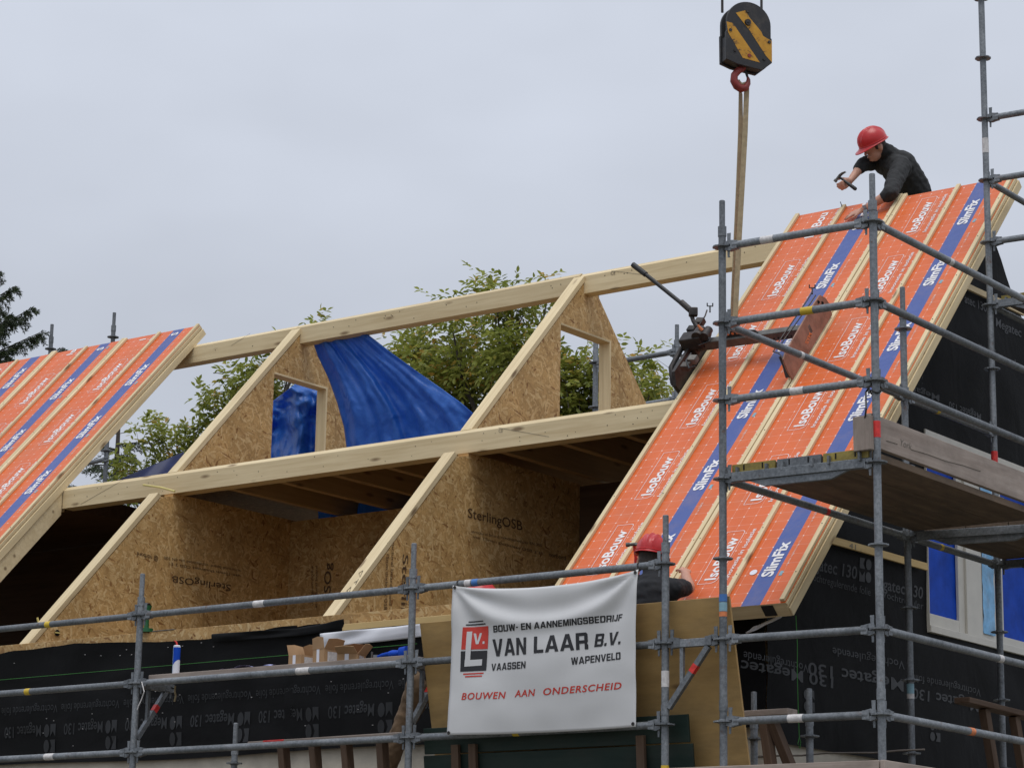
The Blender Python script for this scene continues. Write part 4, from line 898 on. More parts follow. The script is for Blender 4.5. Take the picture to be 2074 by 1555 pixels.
# items on the shelf plank
SH = .565
def carton(loc, sx, sy, sz, rz, flaps, label):
    t_ = thing('cardboard_box', label, 'box', loc, 'cartons on the shelf plank'); M = Matrix.Translation(V(loc)) @ Matrix.Rotation(rz, 4, 'Z'); w = .004
    MB().box((-sx/2, -sy/2, 0), (sx/2, -sy/2+w, sz)).box((-sx/2, sy/2-w, 0), (sx/2, sy/2, sz)).box((-sx/2, -sy/2+w, 0), (-sx/2+w, sy/2-w, sz)).box((sx/2-w, -sy/2+w, 0), (sx/2, sy/2-w, sz)).box((-sx/2+w, -sy/2+w, 0), (sx/2-w, sy/2-w, w)).build('carton', 'cardboard', t_, M, smooth=0)
    for side, ang in flaps:
        L = sy*.55
        if side in 'fb':
            s_ = -1 if side == 'f' else 1; d = V((0, s_*math.cos(ang), math.sin(ang))); e = V((1, 0, 0)); o_ = V((-sx/2, s_*sy/2, sz)); ln = sx
        else:
            s_ = -1 if side == 'l' else 1; d = V((s_*math.cos(ang), 0, math.sin(ang))); e = V((0, 1, 0)); o_ = V((s_*sx/2, -sy/2, sz)); ln = sy
        n_ = e.cross(d).normalized()*.003
        MB().prism([(0, 0), (ln, 0), (ln*.97, L*.95), (ln*.5, L*1.05), (ln*.03, L*.93)], o_, e, d, n_).build('flap', 'cardboard_in' if ang > 1.9 else 'cardboard', t_, M, smooth=0)
    MB().box((-.02, -sy/2-.0012, 0), (.01, -sy/2-.0004, sz)).build('packing_tape', 'paper', t_, M, smooth=0)
    MB().box((sx/2+.0004, -sy*.3, sz*.1), (sx/2+.0012, sy*.25, sz*.8)).build('shipping_label', 'tape_white', t_, M, smooth=0)
c = at(612, 1342, y=.16); carton((c.x, .17, SH), .13, .16, .065, -.12, (('b', 1.9), ('l', 1.2)), 'low open cardboard box, leftmost of three on the shelf plank')
c = at(660, 1338, y=.16); carton((c.x, .17, SH), .13, .15, .095, -.2, (('f', 1.45), ('r', 1.0), ('b', 1.6)), 'tall open cardboard box with raised flap, middle of three on the shelf plank')
c = at(708, 1333, y=.16); carton((c.x, .18, SH), .15, .16, .05, .35, (('b', 2.0), ('r', .9), ('f', .5)), 'torn open cardboard box with loose flaps, rightmost of three on the shelf plank')
# tube of sealant
c = at(356, 1362, y=.12); ct = thing('sealant_tube', 'blue and white sealant tube standing on the shelf plank', 'tube', (c.x, .12, SH)); M = Matrix.Translation((c.x, .12, SH))
MB().tube([(0, 0, 0), (0, 0, .205), (0, 0, .212)], [.0265, .0265, .02], 20).build('tube_body', 'paper', ct, M)
MB().add([(.027*math.cos(a), .027*math.sin(a), z+(.03*math.cos(a) if z < .1 else 0)) for z in (.075, .195) for a in np.linspace(-1.9, .6, 14)], [(i, i+1, 15+i, 14+i) for i in range(13)]).build('blue_label', 'bright_blue', ct, M)
MB().add([(.0271*math.cos(a), .0271*math.sin(a), z) for z in (.0, .205) for a in np.linspace(-2.5, -2.0, 5)], [(i, i+1, 6+i, 5+i) for i in range(4)]).build('cyan_stripe', 'cyan_film', ct, M)
MB().tube([(0, 0, .21), (-.005, -.005, .235), (-.018, -.01, .245)], [.008, .006, .004], 10).build('nozzle', 'tape_red', ct, M)
# papers, blue glove and a saw blade pack
mb = MB(); c0, c1 = at(455, 1362, y=.14), at(560, 1350, y=.14)
mb.grid(14, 5, lambda u, v: V((c0.x+(c1.x-c0.x)*u, .08+.14*v, SH+.004+.022*max(0, noise.noise((u*6, v*2, .3)))+.018*math.exp(-((u-.45)/.12)**2)))); tag(mb.build('paper_sheet', 'lilac_paper'), 'crumpled lilac paper lying on the shelf plank', 'paper')
gl = thing('work_glove', 'blue work glove lying on the right end of the shelf plank', 'glove', (at(800, 1320, y=.16).x, .16, SH)); c = V((at(800, 1320, y=.16).x, .16, SH))
MB().ball(c+V((0, 0, .028)), (.06, .05, .028), 14).build('palm', 'bright_blue', gl)
for k in range(4): MB().tube([c+V((-.03, -.03+.02*k, .03)), c+V((-.08, -.04+.024*k, .022)), c+V((-.115, -.045+.026*k, .012))], [.013, .012, .009], 8).build('finger', 'bright_blue', gl)
MB().tube([c+V((.05, 0, .03)), c+V((.10, .01, .034))], [.042, .046], 12).build('cuff', 'bright_blue', gl)
cl = thing('bar_clamp', 'small steel clamp lying beside the blue glove', 'clamp', (at(768, 1325, y=.16).x, .15, SH)); c = V((at(768, 1325, y=.16).x, .15, SH))
MB().box((-.06, -.006, .0), (.05, .006, .012)).build('bar', 'grey_steel', cl, Matrix.Translation(c), smooth=0); MB().box((-.06, -.006, .012), (-.052, .006, .055)).build('fixed_jaw', 'grey_steel', cl, Matrix.Translation(c), smooth=0); MB().tube([(-.02, 0, .012), (-.02, 0, .03)], .02, 14).build('screw_pad', 'galvanised', cl, Matrix.Translation(c))
# little green tool and steel square on the wall plate
c = at(294, 1287, y=YF+.02); g_ = thing('hose_nozzle', 'green plastic nozzle standing on the wall plate behind the left post', 'tool', (c.x, YF+.03, 1.132)); M = Matrix.Translation((c.x, YF+.03, 1.132))
MB().tube([(0, 0, 0), (0, 0, .03), (0, 0, .034)], [.055, .055, .03], 18).build('base', 'green_plastic', g_, M); MB().tube([(0, 0, .03), (0, 0, .15), (.01, 0, .22)], [.02, .017, .03], 14).build('grip', 'green_plastic', g_, M)
MB().tube([(.01, 0, .21), (-.05, 0, .23)], [.03, .02], 12).build('head', 'dark_steel', g_, M)
p, q = at(304, 1299, y=YF), at(348, 1293, y=YF); board('steel_rule', V((p.x, YF+.03, 1.1345)), V((q.x, YF+.03, 1.1345)), .03, .004, 'galvanised', 'thin steel rule lying on the wall plate right of the green nozzle', 'ruler', bevel=0)
# folding rule across the top of the left cross wall
a, b = cappx(293, 989), cappx(357, 998); mb = MB().tube([a+V((-.0, -.02, .03)), a.lerp(b, .55)+V((0, -.02, .03)), b+V((0, -.02, .012))], .009, 6); tag(mb.build('folding_rule', 'chalk_yellow'), 'yellow folding rule across the top of the left capping timber', 'ruler')
# bricklayer's lines
mb = MB().tube([at(-20, 1378, y=YF-.10), at(400, 1342, y=YF-.10), at(845, 1303, y=YF-.10)], .002, 5); tag(mb.build('string_line', 'green_string'), 'taut green string line along the black front wall', 'string')
a, b = at(1612, 1246, x=4.88), at(1617, 1440, x=4.88); mb = MB().tube([a, a.lerp(b, .3)+V((.004, .004, 0)), a.lerp(b, .6)+V((-.003, .004, 0)), b, at(1619, 1492, x=4.88), at(1616, 1505, x=4.88), at(1620, 1515, x=4.88), at(1622, 1502, x=4.88), at(1619, 1492, x=4.88)], .0025, 5)
tag(mb.build('plumb_string', 'green_string'), 'thin green string hanging from the right verge corner', 'string')
# wire tie dangling from post
mb = MB().tube([at(287, 1380, y=-.03), at(292, 1400, y=-.04), at(287, 1415, y=-.035), at(280, 1430, y=-.04), at(278, 1437, y=-.04)], .004, 6); tag(mb.build('cord', 'tape_white'), 'short white cord dangling from the left post at the middle rail', 'cord')
mb = MB().tube([at(355, 1388, y=.2), at(354, 1400, y=.2), at(356, 1408, y=.2), at(353, 1420, y=.2)], .007, 6); tag(mb.build('cord', 'sling_web'), 'pale rope end hanging below the shelf plank near the sealant tube', 'cord')

# ------------------------------------------------------------------ banner
BZ = lambda x, y: (600+x/2.961, 1030+y/2.961)
TL, TR, BL, BR = (np.array(BZ(*k)) for k in ((940, 458), (2052, 362), (912, 1357), (2032, 1305)))
def banner_pt(u, v, off=0.0):
    """u right, v down, both 0..1"""
    sag = .062*(1-(2*u-1)**2)**.8*(1-v)**2.2; bow = -.010*(1-(2*u-1)**2)*v
    pxy = TL*(1-u)*(1-v)+TR*u*(1-v)+BL*(1-u)*v+BR*u*v; side = .004*math.sin(v*math.pi)*(1 if u < .5 else -1)*abs(2*u-1)
    p = at(pxy[0], pxy[1], y=-.045); p.z -= sag-bow; p.x += side
    fold = 0
    for (cu, cv, au, sg) in ((0, 0, .9, 1), (1, 0, -.9, 1)):    # creases fanning out of the upper corners
        du, dv = (u-cu)*(1 if cu == 0 else -1), v-cv; r = math.hypot(du, dv)+1e-4; an = math.atan2(dv, du)
        fold += .020*math.sin(an*9+.6)*math.exp(-r*2.4)*min(1, r*6)
    fold += .055*(1-v)*v*math.sin(math.pi*u)*1.2-.012*math.sin(3.2*u+5*v)*v+.006*noise.noise((u*6, v*6, 2.2))
    fold += .03*math.exp(-((v-.10-.16*math.sin(math.pi*u))/.06)**2)*math.sin(math.pi*u)
    p.y += -fold-off; return p
ban = thing('banner', 'white contractor banner with black and red lettering tied to the scaffold rails', 'banner', at(1100, 1487, y=-.045))
MB().grid(72, 56, lambda u, v: banner_pt(u, v)).build('banner_cloth', 'banner_white', ban, smooth=180).modifiers.new('thick', 'SOLIDIFY').thickness = .0012
def uv_of(zx, zy):
    p = np.array(BZ(zx, zy)); u = v = .5
    for _ in range(12):
        l_ = TL*(1-v)+BL*v; r_ = TR*(1-v)+BR*v; u = (p[0]-l_[0])/(r_[0]-l_[0]); t_ = TL*(1-u)+TR*u; b_ = BL*(1-u)+BR*u; v = (p[1]-t_[1])/(b_[1]-t_[1])
    return u, v
def bf(zx, zy):
    u, v = uv_of(zx, zy); vv_ = v
    # the printing follows the cloth: undo the sag that the photograph already contains
    sag = .062*(1-(2*u-1)**2)**.8*(1-v)**2.2/1.0
    return banner_pt(u, v-sag/1.0*.75, .0022)
blk, red, wht = MB(), MB(), MB()
SP = .22
lettering(blk, 'BOUW- EN AANNEMINGSBEDRIJF', bf, (1187, 735), (1957, 665), (3, -40), bold='block', split=SP)
lettering(blk, 'VAN', bf, (1180, 880), (1392, 866), (-2, -104), bold='block', split=SP); lettering(blk, 'LAAR', bf, (1440, 860), (1760, 835), (-3, -102), bold='block', split=SP)
lettering(blk, 'B.V.', bf, (1793, 823), (1952, 809), (2, -78), bold='block', shear=.16, split=SP)
lettering(blk, 'VAASSEN', bf, (1172, 966), (1390, 950), (1, -43), bold='block', split=SP); lettering(blk, 'WAPENVELD', bf, (1662, 930), (1955, 900), (0, -44), bold='block', split=SP)
for w_, a, b in (('BOUWEN', (997, 1143), (1266, 1130)), ('AAN', (1318, 1122), (1444, 1114)), ('ONDERSCHEID', (1492, 1110), (1955, 1076))): lettering(red, w_, bf, a, b, (0, -42), bold=.018, shear=.2, space=1.12, split=SP)
def quad(mb, pts, n_=5, off=0):
    p = [np.array(k, float) for k in pts]
    mb.grid(n_, n_, lambda u, v: bf(*(p[0]*(1-u)*(1-v)+p[1]*u*(1-v)+p[2]*u*v+p[3]*(1-u)*v))-V((0, off, 0)))
quad(blk, ((1028, 670), (1128, 663), (1128, 670), (1028, 677))); quad(blk, ((1015, 688), (1140, 679), (1140, 687), (1015, 696)))
quad(red, ((999, 707), (1156, 696), (1148, 834), (990, 842))); quad(blk, ((988, 852), (1146, 843), (1141, 964), (985, 975)))
quad(red, ((1003, 985), (1126, 976), (1126, 984), (1003, 993))); quad(red, ((1015, 1000), (1117, 993), (1117, 1001), (1015, 1008)))
quad(wht, ((1022, 733), (1052, 730), (1044, 905), (1012, 945)), off=.0012); quad(wht, ((1012, 905), (1116, 897), (1114, 934), (1010, 944)), off=.0013)
for dz in range(1): lettering(wht, 'V.', lambda a, b: bf(a, b)-V((0, .0012, 0)), (1058, 808), (1128, 803), (2, -66), bold='block', split=SP)
for mb_, nm, mt in ((blk, 'black_lettering', 'banner_black'), (red, 'red_lettering', 'banner_red'), (wht, 'white_lettering', 'banner_white')): mb_.build(nm, mt, ban, smooth=0, kind='stuff')
for (u, v, tz) in ((.012, .012, 1.0), (.986, .014, 1.0), (.01, .985, 0.0), (.985, .98, 0.0)):
    c = banner_pt(u, v, .003); MB().tube([c+V((.009*math.cos(a), 0, .009*math.sin(a))) for a in np.linspace(0, 6.283, 13)[:-1]], .003, 6, closed=True).build('grommet', 'dark_steel', ban)
    x = c.x; up_ = 1 if tz > .5 else -1
    MB().tube([c+V((0, -.003, 0)), V((x, -.032, tz-up_*.012)), V((x, -.026, tz+.015)), V((x, 0, tz+.028*up_)), V((x, .026, tz)), V((x, .012, tz-.022*up_)), c+V((0, .006, 0))], .004, 6).build('cable_tie', 'black', ban)

# ------------------------------------------------------------------ crane hook block, sling and panel clamp
YB = 3.25
c0 = at(1374+420/2.934, 205/2.934, y=YB); kk = 1/(2.934*FPX)*float((np.array(c0)-CAM)@FWD)
Rh = V((RIGHT[0], RIGHT[1], 0)).normalized(); Fh = V((FWD[0], FWD[1], 0)).normalized(); ca_, sa_ = math.cos(.33), math.sin(.33)
BX = (Rh*ca_+Fh*sa_); BY = (Fh*ca_-Rh*sa_); BZZ = V((0, 0, 1))
def bk(zx, zy, d=0.0): return c0+BX*((zx-420)*kk*1.05)+BZZ*((205-zy)*kk)+BY*d
blk_ = thing('hook_block', 'black and yellow striped crane hook block hanging from two cables', 'crane block', bk(420, 545, .08))
arc = [(420+136*math.cos(a), 135-135*math.sin(a)) for a in np.linspace(math.pi, 0, 22)]
outl = arc+[(556, 210), (562, 214), (562, 365), (500, 420), (345, 402), (280, 380), (278, 205), (284, 200)]
def plate(name, poly, d, th, mat, par, bev=.004):
    mb = MB(); n_ = len(poly); lo = [bk(x, y, d) for x, y in poly]; hi = [bk(x, y, d+th) for x, y in poly]
    mb.add(lo+hi, [tuple(range(n_-1, -1, -1)), tuple(range(n_, 2*n_))]+[(i, (i+1) % n_, n_+(i+1) % n_, n_+i) for i in range(n_)]); return mb.build(name, mat, par, smooth=30, bevel=bev)
fpz = plate('front_cheek_plate', outl, 0, .03, 'hazard_black', blk_); plate('rear_cheek_plate', outl, .115, .03, 'hazard_black', blk_)
plate('sheave', [(420+112*math.cos(a), 135+112*math.sin(a)) for a in np.linspace(0, 6.283, 29)[:-1]], .05, .045, 'dark_steel', blk_)
plate('lower_body', [(288, 225), (552, 225), (552, 372), (497, 408), (350, 392), (288, 372)], .031, .083, 'hazard_black', blk_)
for st in ([(281, 146), (322, 150), (345, 185), (486, 374), (380, 360), (290, 212)], [(338, 82), (396, 58), (424, 100), (496, 178), (506, 203), (561, 228), (561, 362), (524, 326), (424, 182)]): plate('hazard_stripe', st, -.0015, .001, 'hazard_yellow', fpz, 0)
for x, y, r, mt in ((412, 132, 22, 'dark_steel'), (305, 195, 11, 'dark_steel'), (545, 236, 11, 'dark_steel'), (420, 340, 13, 'hook_red'), (332, 320, 9, 'dark_steel'), (512, 350, 9, 'dark_steel'), (410, 60, 12, 'dark_steel')):
    MB().tube([bk(x, y, -.014 if r > 20 else -.008), bk(x, y, .003)], [r*kk*.85, r*kk], 16).build('bolt', mt, blk_)
MB().tube([bk(412, 132, -.018), bk(412, 132, -.012)], [.008, .014], 12).build('axle_cap', 'black', blk_)
hd = .07
hk = MB().tube([bk(402, 375, hd), bk(398, 405, hd), bk(372, 425, hd), bk(350, 455, hd), bk(348, 490, hd), bk(366, 520, hd), bk(392, 534, hd), bk(420, 522, hd), bk(434, 495, hd), bk(437, 470, hd), bk(432, 452, hd)], [.034, .032, .030, .030, .033, .035, .034, .028, .022, .016, .008], 14).build('hook', 'hook_red', blk_)
MB().tube([bk(415, 408, hd), bk(424, 430, hd), bk(433, 462, hd)], [.014, .012, .009], 8).build('latch', 'black', hk)
for x in (277, 521): MB().tube([bk(x, 70, .07), bk(x-1, -15000, .07)], .011, 8).build('cable', 'dark_steel', blk_)
sl_ = thing('lifting_sling', 'flat beige webbing sling running from the crane hook to the clamp', 'sling', at(1486, 650, y=3.3))
def strap(name, pts, w, par, mat='sling_web'):
    mb = MB(); L = len(pts); vv = []
    for i, (p, tw) in enumerate(pts):
        s_ = (Rh*math.cos(tw)+Fh*math.sin(tw))*w/2; n_ = (Fh*math.cos(tw)-Rh*math.sin(tw))*.004
        vv += [p-s_-n_, p+s_-n_, p+s_+n_, p-s_+n_]
    ff = [(i*4+k, i*4+(k+1) % 4, i*4+4+(k+1) % 4, i*4+4+k) for i in range(L-1) for k in range(4)]+[(3, 2, 1, 0), ((L-1)*4, (L-1)*4+1, (L-1)*4+2, (L-1)*4+3)]
    return mb.add(vv, ff).build(name, mat, par)
def sy_(t): return YB+.08+(3.32-YB-.08)*t
strap('sling_leg', [(at(1497, 175, y=sy_(0)), 1.2), (at(1500, 190, y=sy_(0)), .9), (at(1500, 270, y=sy_(.2)), .5), (at(1495, 380, y=sy_(.45)), .75), (at(1490, 500, y=sy_(.7)), .6), (at(1484, 640, y=sy_(1)), .5)], .045, sl_)
strap('sling_leg', [(at(1513, 168, y=sy_(0)-.01), .6), (at(1512, 190, y=sy_(0)-.01), .2), (at(1509, 270, y=sy_(.2)-.02), .1), (at(1503, 380, y=sy_(.45)-.02), -.1), (at(1496, 500, y=sy_(.7)-.02), .15), (at(1489, 642, y=sy_(1)-.02), .1)], .042, sl_)
MB().tube([at(1497, 176, y=sy_(0)), bk(378, 512, hd)+V((0, 0, .035)), bk(395, 505, hd), at(1513, 168, y=sy_(0)-.01)], .012, 8).build('sling_eye', 'sling_web', sl_)
# the clamp that holds the panel
cl_ = thing('panel_clamp', 'dark steel lifting clamp with long handle gripping the orange panel', 'lifting clamp', roof(1500, 720))
XP = 3.90
plx = [(1661, 597), (1672, 603), (1681, 616), (1686, 638), (1606, 770), (1596, 752), (1589, 735), (1587, 727), (1592, 712), (1644, 622)]
mb = MB(); n_ = len(plx); lo = [at(u, v, x=XP) for u, v in plx]; hi = [p-V((.014, 0, 0)) for p in lo]
mb.add(lo+hi, [tuple(range(n_)), tuple(range(2*n_-1, n_-1, -1))]+[(i, n_+i, n_+(i+1) % n_, (i+1) % n_) for i in range(n_)]); rp_ = mb.build('right_jaw', 'rust_plate', cl_, smooth=0, bevel=.003)
mb = MB()
fj = lambda u, v: at(u, v, x=XP+.003); lettering(mb, 'SYM', fj, (1636, 697), (1645, 676), (-6, -3), bold=.03); mb.build('stamped_mark', 'tape_orange', rp_, smooth=0)
for u, v in ((1657, 612), (1665, 614)): MB().tube([at(u, v, x=XP+.002), at(u, v, x=XP+.004)], .014, 12).build('slot', 'hole_dark', rp_)
plx = [(1436, 690), (1398, 702), (1366, 752), (1370, 782), (1382, 798), (1392, 780), (1446, 700)]
mb = MB(); n_ = len(plx); lo = [at(u, v, x=2.83) for u, v in plx]; hi = [p-V((.03, 0, 0)) for p in lo]
mb.add(lo+hi, [tuple(range(n_)), tuple(range(2*n_-1, n_-1, -1))]+[(i, n_+i, n_+(i+1) % n_, (i+1) % n_) for i in range(n_)]); mb.build('left_jaw', 'dark_steel', cl_, smooth=0, bevel=.004)
def cpt(u, v, off): return roof(u, v, off)
MB().tube([at(1395, 690, x=2.79), at(1380, 706, x=2.74), at(1359, 745, x=2.74), at(1362, 775, x=2.76), at(1378, 797, x=2.80)], [.018, .022, .022, .02, .016], 10).build('jaw_arm', 'dark_steel', cl_)
A_, B_ = cpt(1396, 702, .16), cpt(1640, 668, .16)
bm_ = timber('cross_beam', A_, B_, .07, .075, RN, 'grey_steel', cl_, .006)
for k in range(9):
    c = A_.lerp(B_, .58+.035*k)-RN*.012-RS*.036; MB().tube([c, c-RS*.003], .007, 8).build('pin_hole', 'hole_dark', bm_)
a, b = A_.lerp(B_, .30)+RN*.038, A_.lerp(B_, .60)+RN*.038; d = (b-a); mb = MB(); L = d.length; d.normalize()
mb.prism([(0, 0), (L, 0), (L*.93, .03), (L*.62, .045), (L*.2, .06), (0, .06)], a-RS*.006, d, RN, RS*.012); up_ = mb.build('lug_plate', 'dark_steel', bm_, smooth=0)
for k in range(4): c = a+d*(L*(.2+.13*k))+RN*.03-RS*.0075; MB().tube([c, c-RS*.002], .012, 10).build('lug_hole', 'tape_orange', up_)
MB().obox(A_.lerp(B_, .06)+RN*.05, (B_-A_).normalized()*.10, RS*.06, RN*.055).build('ratchet_box', 'dark_steel', cl_, smooth=0, bevel=.01)
MB().obox(A_.lerp(B_, .03), (B_-A_).normalized()*.05, RS*.055, RN*.06).build('socket', 'dark_steel', cl_, smooth=0, bevel=.008)
for k, (du, r_, mt) in enumerate(((.13, .05, 'dark_steel'), (.19, .035, 'dark_steel'))):
    c = A_.lerp(B_, du)+RN*.10; MB().tube([c-RS*.05, c+RS*.05], r_, 16).build('drum', mt, cl_)
c = A_.lerp(B_, .165)+RN*.13; MB().tube([c, c+V((-.02, -.03, .04))], [.016, .008], 8).build('lever_tip', 'tape_orange', cl_)
ym = A_.y+.02
g0, g1, g2 = at(1282, 536, y=ym), at(1308, 556, y=ym), at(1396, 627, y=ym)
MB().tube([g1, g2], .017, 12).build('handle_rod', 'black', cl_); MB().tube([g0, g1], .023, 12).build('handle_grip', 'black', cl_)
MB().tube([at(1380, 612, y=ym), at(1398, 628, y=ym)], .025, 12).build('handle_socket', 'dark_steel', cl_); MB().obox(at(1404, 632, y=ym), Rh*.035, Fh*.03, V((.0, 0, .035))).build('pawl', 'dark_steel', cl_, smooth=0, bevel=.008)
MB().tube([at(1400, 634, y=ym), at(1404, 650, y=ym), at(1412, 662, y=ym)], [.02, .016, .02], 10).build('link_arm', 'dark_steel', cl_)
for pts in ([(1652, 598), (1640, 616), (1578, 702)], [(1645, 592), (1632, 612), (1572, 700)], [(1573, 700), (1566, 712), (1578, 716), (1586, 726)]):
    MB().tube([cpt(u, v, .20) for u, v in pts], .0055, 6).build('tie_rod', 'dark_steel', cl_)
MB().tube([cpt(1580, 722, .17), cpt(1588, 742, .10), cpt(1596, 764, .03)], [.012, .012, .02], 8).build('chain', 'dark_steel', cl_)
MB().tube([cpt(1432, 628, .25), cpt(1428, 640, .24), cpt(1385, 705, .14)], .006, 6).build('tie_rod', 'dark_steel', cl_)
for u, v in ((1645, 583), (1438, 620)):
    b_ = cpt(u, v+12, .21); c = cpt(u, v, .22); e = Rh*.022
    MB().tube([b_, c], .007, 6).tube([c-e+V((0, 0, .025)), c-e, c, c+e, c+e+V((0, 0, .025))], .006, 6).build('fork', 'black', cl_)

for pts, r_ in (([(1412, 668), (1400, 676), (1404, 690), (1420, 692), (1430, 684), (1424, 672)], .008), ([(1428, 664), (1440, 676), (1436, 692), (1415, 700)], .007), ([(1400, 716), (1390, 730), (1396, 746), (1408, 742)], .008)):
    MB().tube([cpt(u, v, .22) for u, v in pts], r_, 8).build('hose', 'black', cl_)
for u, v, mt in ((1418, 652, 'dark_steel'), (1402, 668, 'black'), (1390, 742, 'dark_steel'), (1404, 728, 'grey_steel')):
    c = cpt(u, v, .20); MB().obox(c, Rh*.03, RS*.035, RN*.025).build('fitting', mt, cl_, smooth=0, bevel=.006)
# ------------------------------------------------------------------ tarpaulins
def interp(pl, t):
    k = min(int(t*(len(pl)-1)), len(pl)-2); f_ = t*(len(pl)-1)-k; return np.array(pl[k], float)*(1-f_)+np.array(pl[k+1], float)*f_
def tarpaulin(label, left, right, yfun, mat='blue_tarp', nu=70, nv=50):
    mb = MB().grid(nu, nv, lambda u, v: at(*(interp(left, v)*(1-u)+interp(right, v)*u), y=yfun(u, v)))
    o = mb.build('tarpaulin', mat, None, smooth=180); o.modifiers.new('thick', 'SOLIDIFY').thickness = .002; return tag(o, label, 'tarpaulin')
tarpaulin('blue tarpaulin stretched from the ridge beam between the two attic walls',
    [(632, 688), (644, 722), (665, 765), (683, 815), (697, 865), (703, 915), (705, 960)], [(738, 672), (790, 712), (846, 753), (895, 787), (935, 816), (968, 845), (990, 880)],
    lambda u, v: 4.80+.28*v*(1-u)+.14*v*u+(.055*math.sin(u*11+1.0+2*v)+.035*math.sin(u*24+v*3)+.012*math.sin(u*61+v*7))*(.25+.75*v)*min(1, (1-u)*6)+.03*noise.noise((u*7, v*4, .5))+.012*noise.noise((u*22, v*9, 1.5)))
tarpaulin('bunched blue tarpaulin hanging behind the doorway of the left attic wall',
    [(540, 822), (545, 850), (546, 890), (546, 960)], [(618, 762), (662, 792), (668, 850), (668, 955)],
    lambda u, v: 5.25+.13*math.sin(u*8+1.5*v+.8*noise.noise((u*2, v*2, 8)))+.10*noise.noise((u*4, v*4, 3))+.04*noise.noise((u*10, v*9, 3)))
tarpaulin('dark navy tarpaulin lying over the purlin at the left', [(232, 975), (228, 990), (225, 1010)], [(372, 915), (380, 945), (385, 990)], lambda u, v: 3.9+.5*u-.25*v+.03*math.sin(u*9+v*4), 'navy_tarp')
o = MB().grid(60, 10, lambda u, v: V((W2+.1+(W1-W2-1.2)*u, 5.0+.06*math.sin(u*40)+.05*noise.noise((u*9, v*3, 1)), 2.0+.88*v))).build('tarpaulin', 'blue_tarp'); tag(o, 'blue tarpaulin glimpsed behind the room wall below the attic joists', 'tarpaulin')

# ------------------------------------------------------------------ people
def body_mesh(name, prims, voxel, mats, relax=4):
    """one continuous skin grown round a posed set of tapered limbs"""
    mb = MB()
    for p in prims:
        if p[0] == 'cap':
            _, a, b, ra, rb, mi = p; a, b = V(a), V(b); d = (b-a).normalized()
            mb.tube([a-d*ra*.98, a-d*ra*.8, a-d*ra*.4, a, a.lerp(b, .5), b, b+d*rb*.4, b+d*rb*.8, b+d*rb*.98], [ra*.2, ra*.6, ra*.92, ra, (ra+rb)/2, rb, rb*.92, rb*.6, rb*.2], 14)
        else:
            _, c, r, ax, mi = p; mb.ball(c, tuple(r), 20, 0, ax)
    me = bpy.data.meshes.new('tmp'); me.from_pydata(mb.v, [], mb.f); o = bpy.data.objects.new('tmp', me); col.objects.link(o)
    md = o.modifiers.new('r', 'REMESH'); md.mode = 'VOXEL'; md.voxel_size = voxel
    dg = bpy.context.evaluated_depsgraph_get(); out = bpy.data.meshes.new_from_object(o.evaluated_get(dg)); out.name = name
    bpy.data.objects.remove(o); bpy.data.meshes.remove(me)
    nV = len(out.vertices); co = np.empty(nV*3); out.vertices.foreach_get('co', co); co = co.reshape(-1, 3)
    ed = np.empty(len(out.edges)*2, int); out.edges.foreach_get('vertices', ed); ed = ed.reshape(-1, 2); deg = np.bincount(ed.ravel(), minlength=nV)[:, None]
    for _ in range(relax):
        acc = np.zeros_like(co); np.add.at(acc, ed[:, 0], co[ed[:, 1]]); np.add.at(acc, ed[:, 1], co[ed[:, 0]]); co = co*.45+.55*acc/np.maximum(deg, 1)
    best = np.full(nV, 1e9); mi_ = np.zeros(nV, int)
    for p in prims:
        if p[0] == 'cap':
            a, b = np.array(p[1]), np.array(p[2]); d = b-a; t = np.clip(((co-a)@d)/(d@d), 0, 1); s = np.linalg.norm(co-(a+t[:, None]*d), axis=1)-(p[3]*(1-t)+p[4]*t); m_ = p[5]
        else:
            ax = np.array([list(k) for k in (p[3] or ((1, 0, 0), (0, 1, 0), (0, 0, 1)))]); q = ((co-np.array(p[1]))@ax.T)/np.array(p[2]); s = (np.linalg.norm(q, axis=1)-1)*min(p[2]); m_ = p[4]
        w = s < best; best[w] = s[w]; mi_[w] = m_
    # folds in the cloth
    nrm = np.empty(nV*3); out.vertices.foreach_get('normal', nrm); nrm = nrm.reshape(-1, 3)
    for i in np.nonzero((mi_ == 0) | (mi_ == 3))[0]:
        c = co[i]; co[i] = c+nrm[i]*(.007*noise.noise((c[0]*13, c[1]*13, c[2]*22))+.004*noise.noise((c[0]*32, c[1]*32, c[2]*32)))
    out.vertices.foreach_set('co', co.ravel()); nP = len(out.polygons); fm = np.zeros(nP, int)
    for i, p in enumerate(out.polygons): fm[i] = np.bincount(mi_[list(p.vertices)]).argmax()
    for mt in mats: out.materials.append(MATS[mt])
    out.polygons.foreach_set('material_index', fm); out.update(); out.shade_smooth(); return out
def cap(a, b, ra, rb, mi=0): return ('cap', V(a), V(b), ra, rb, mi)
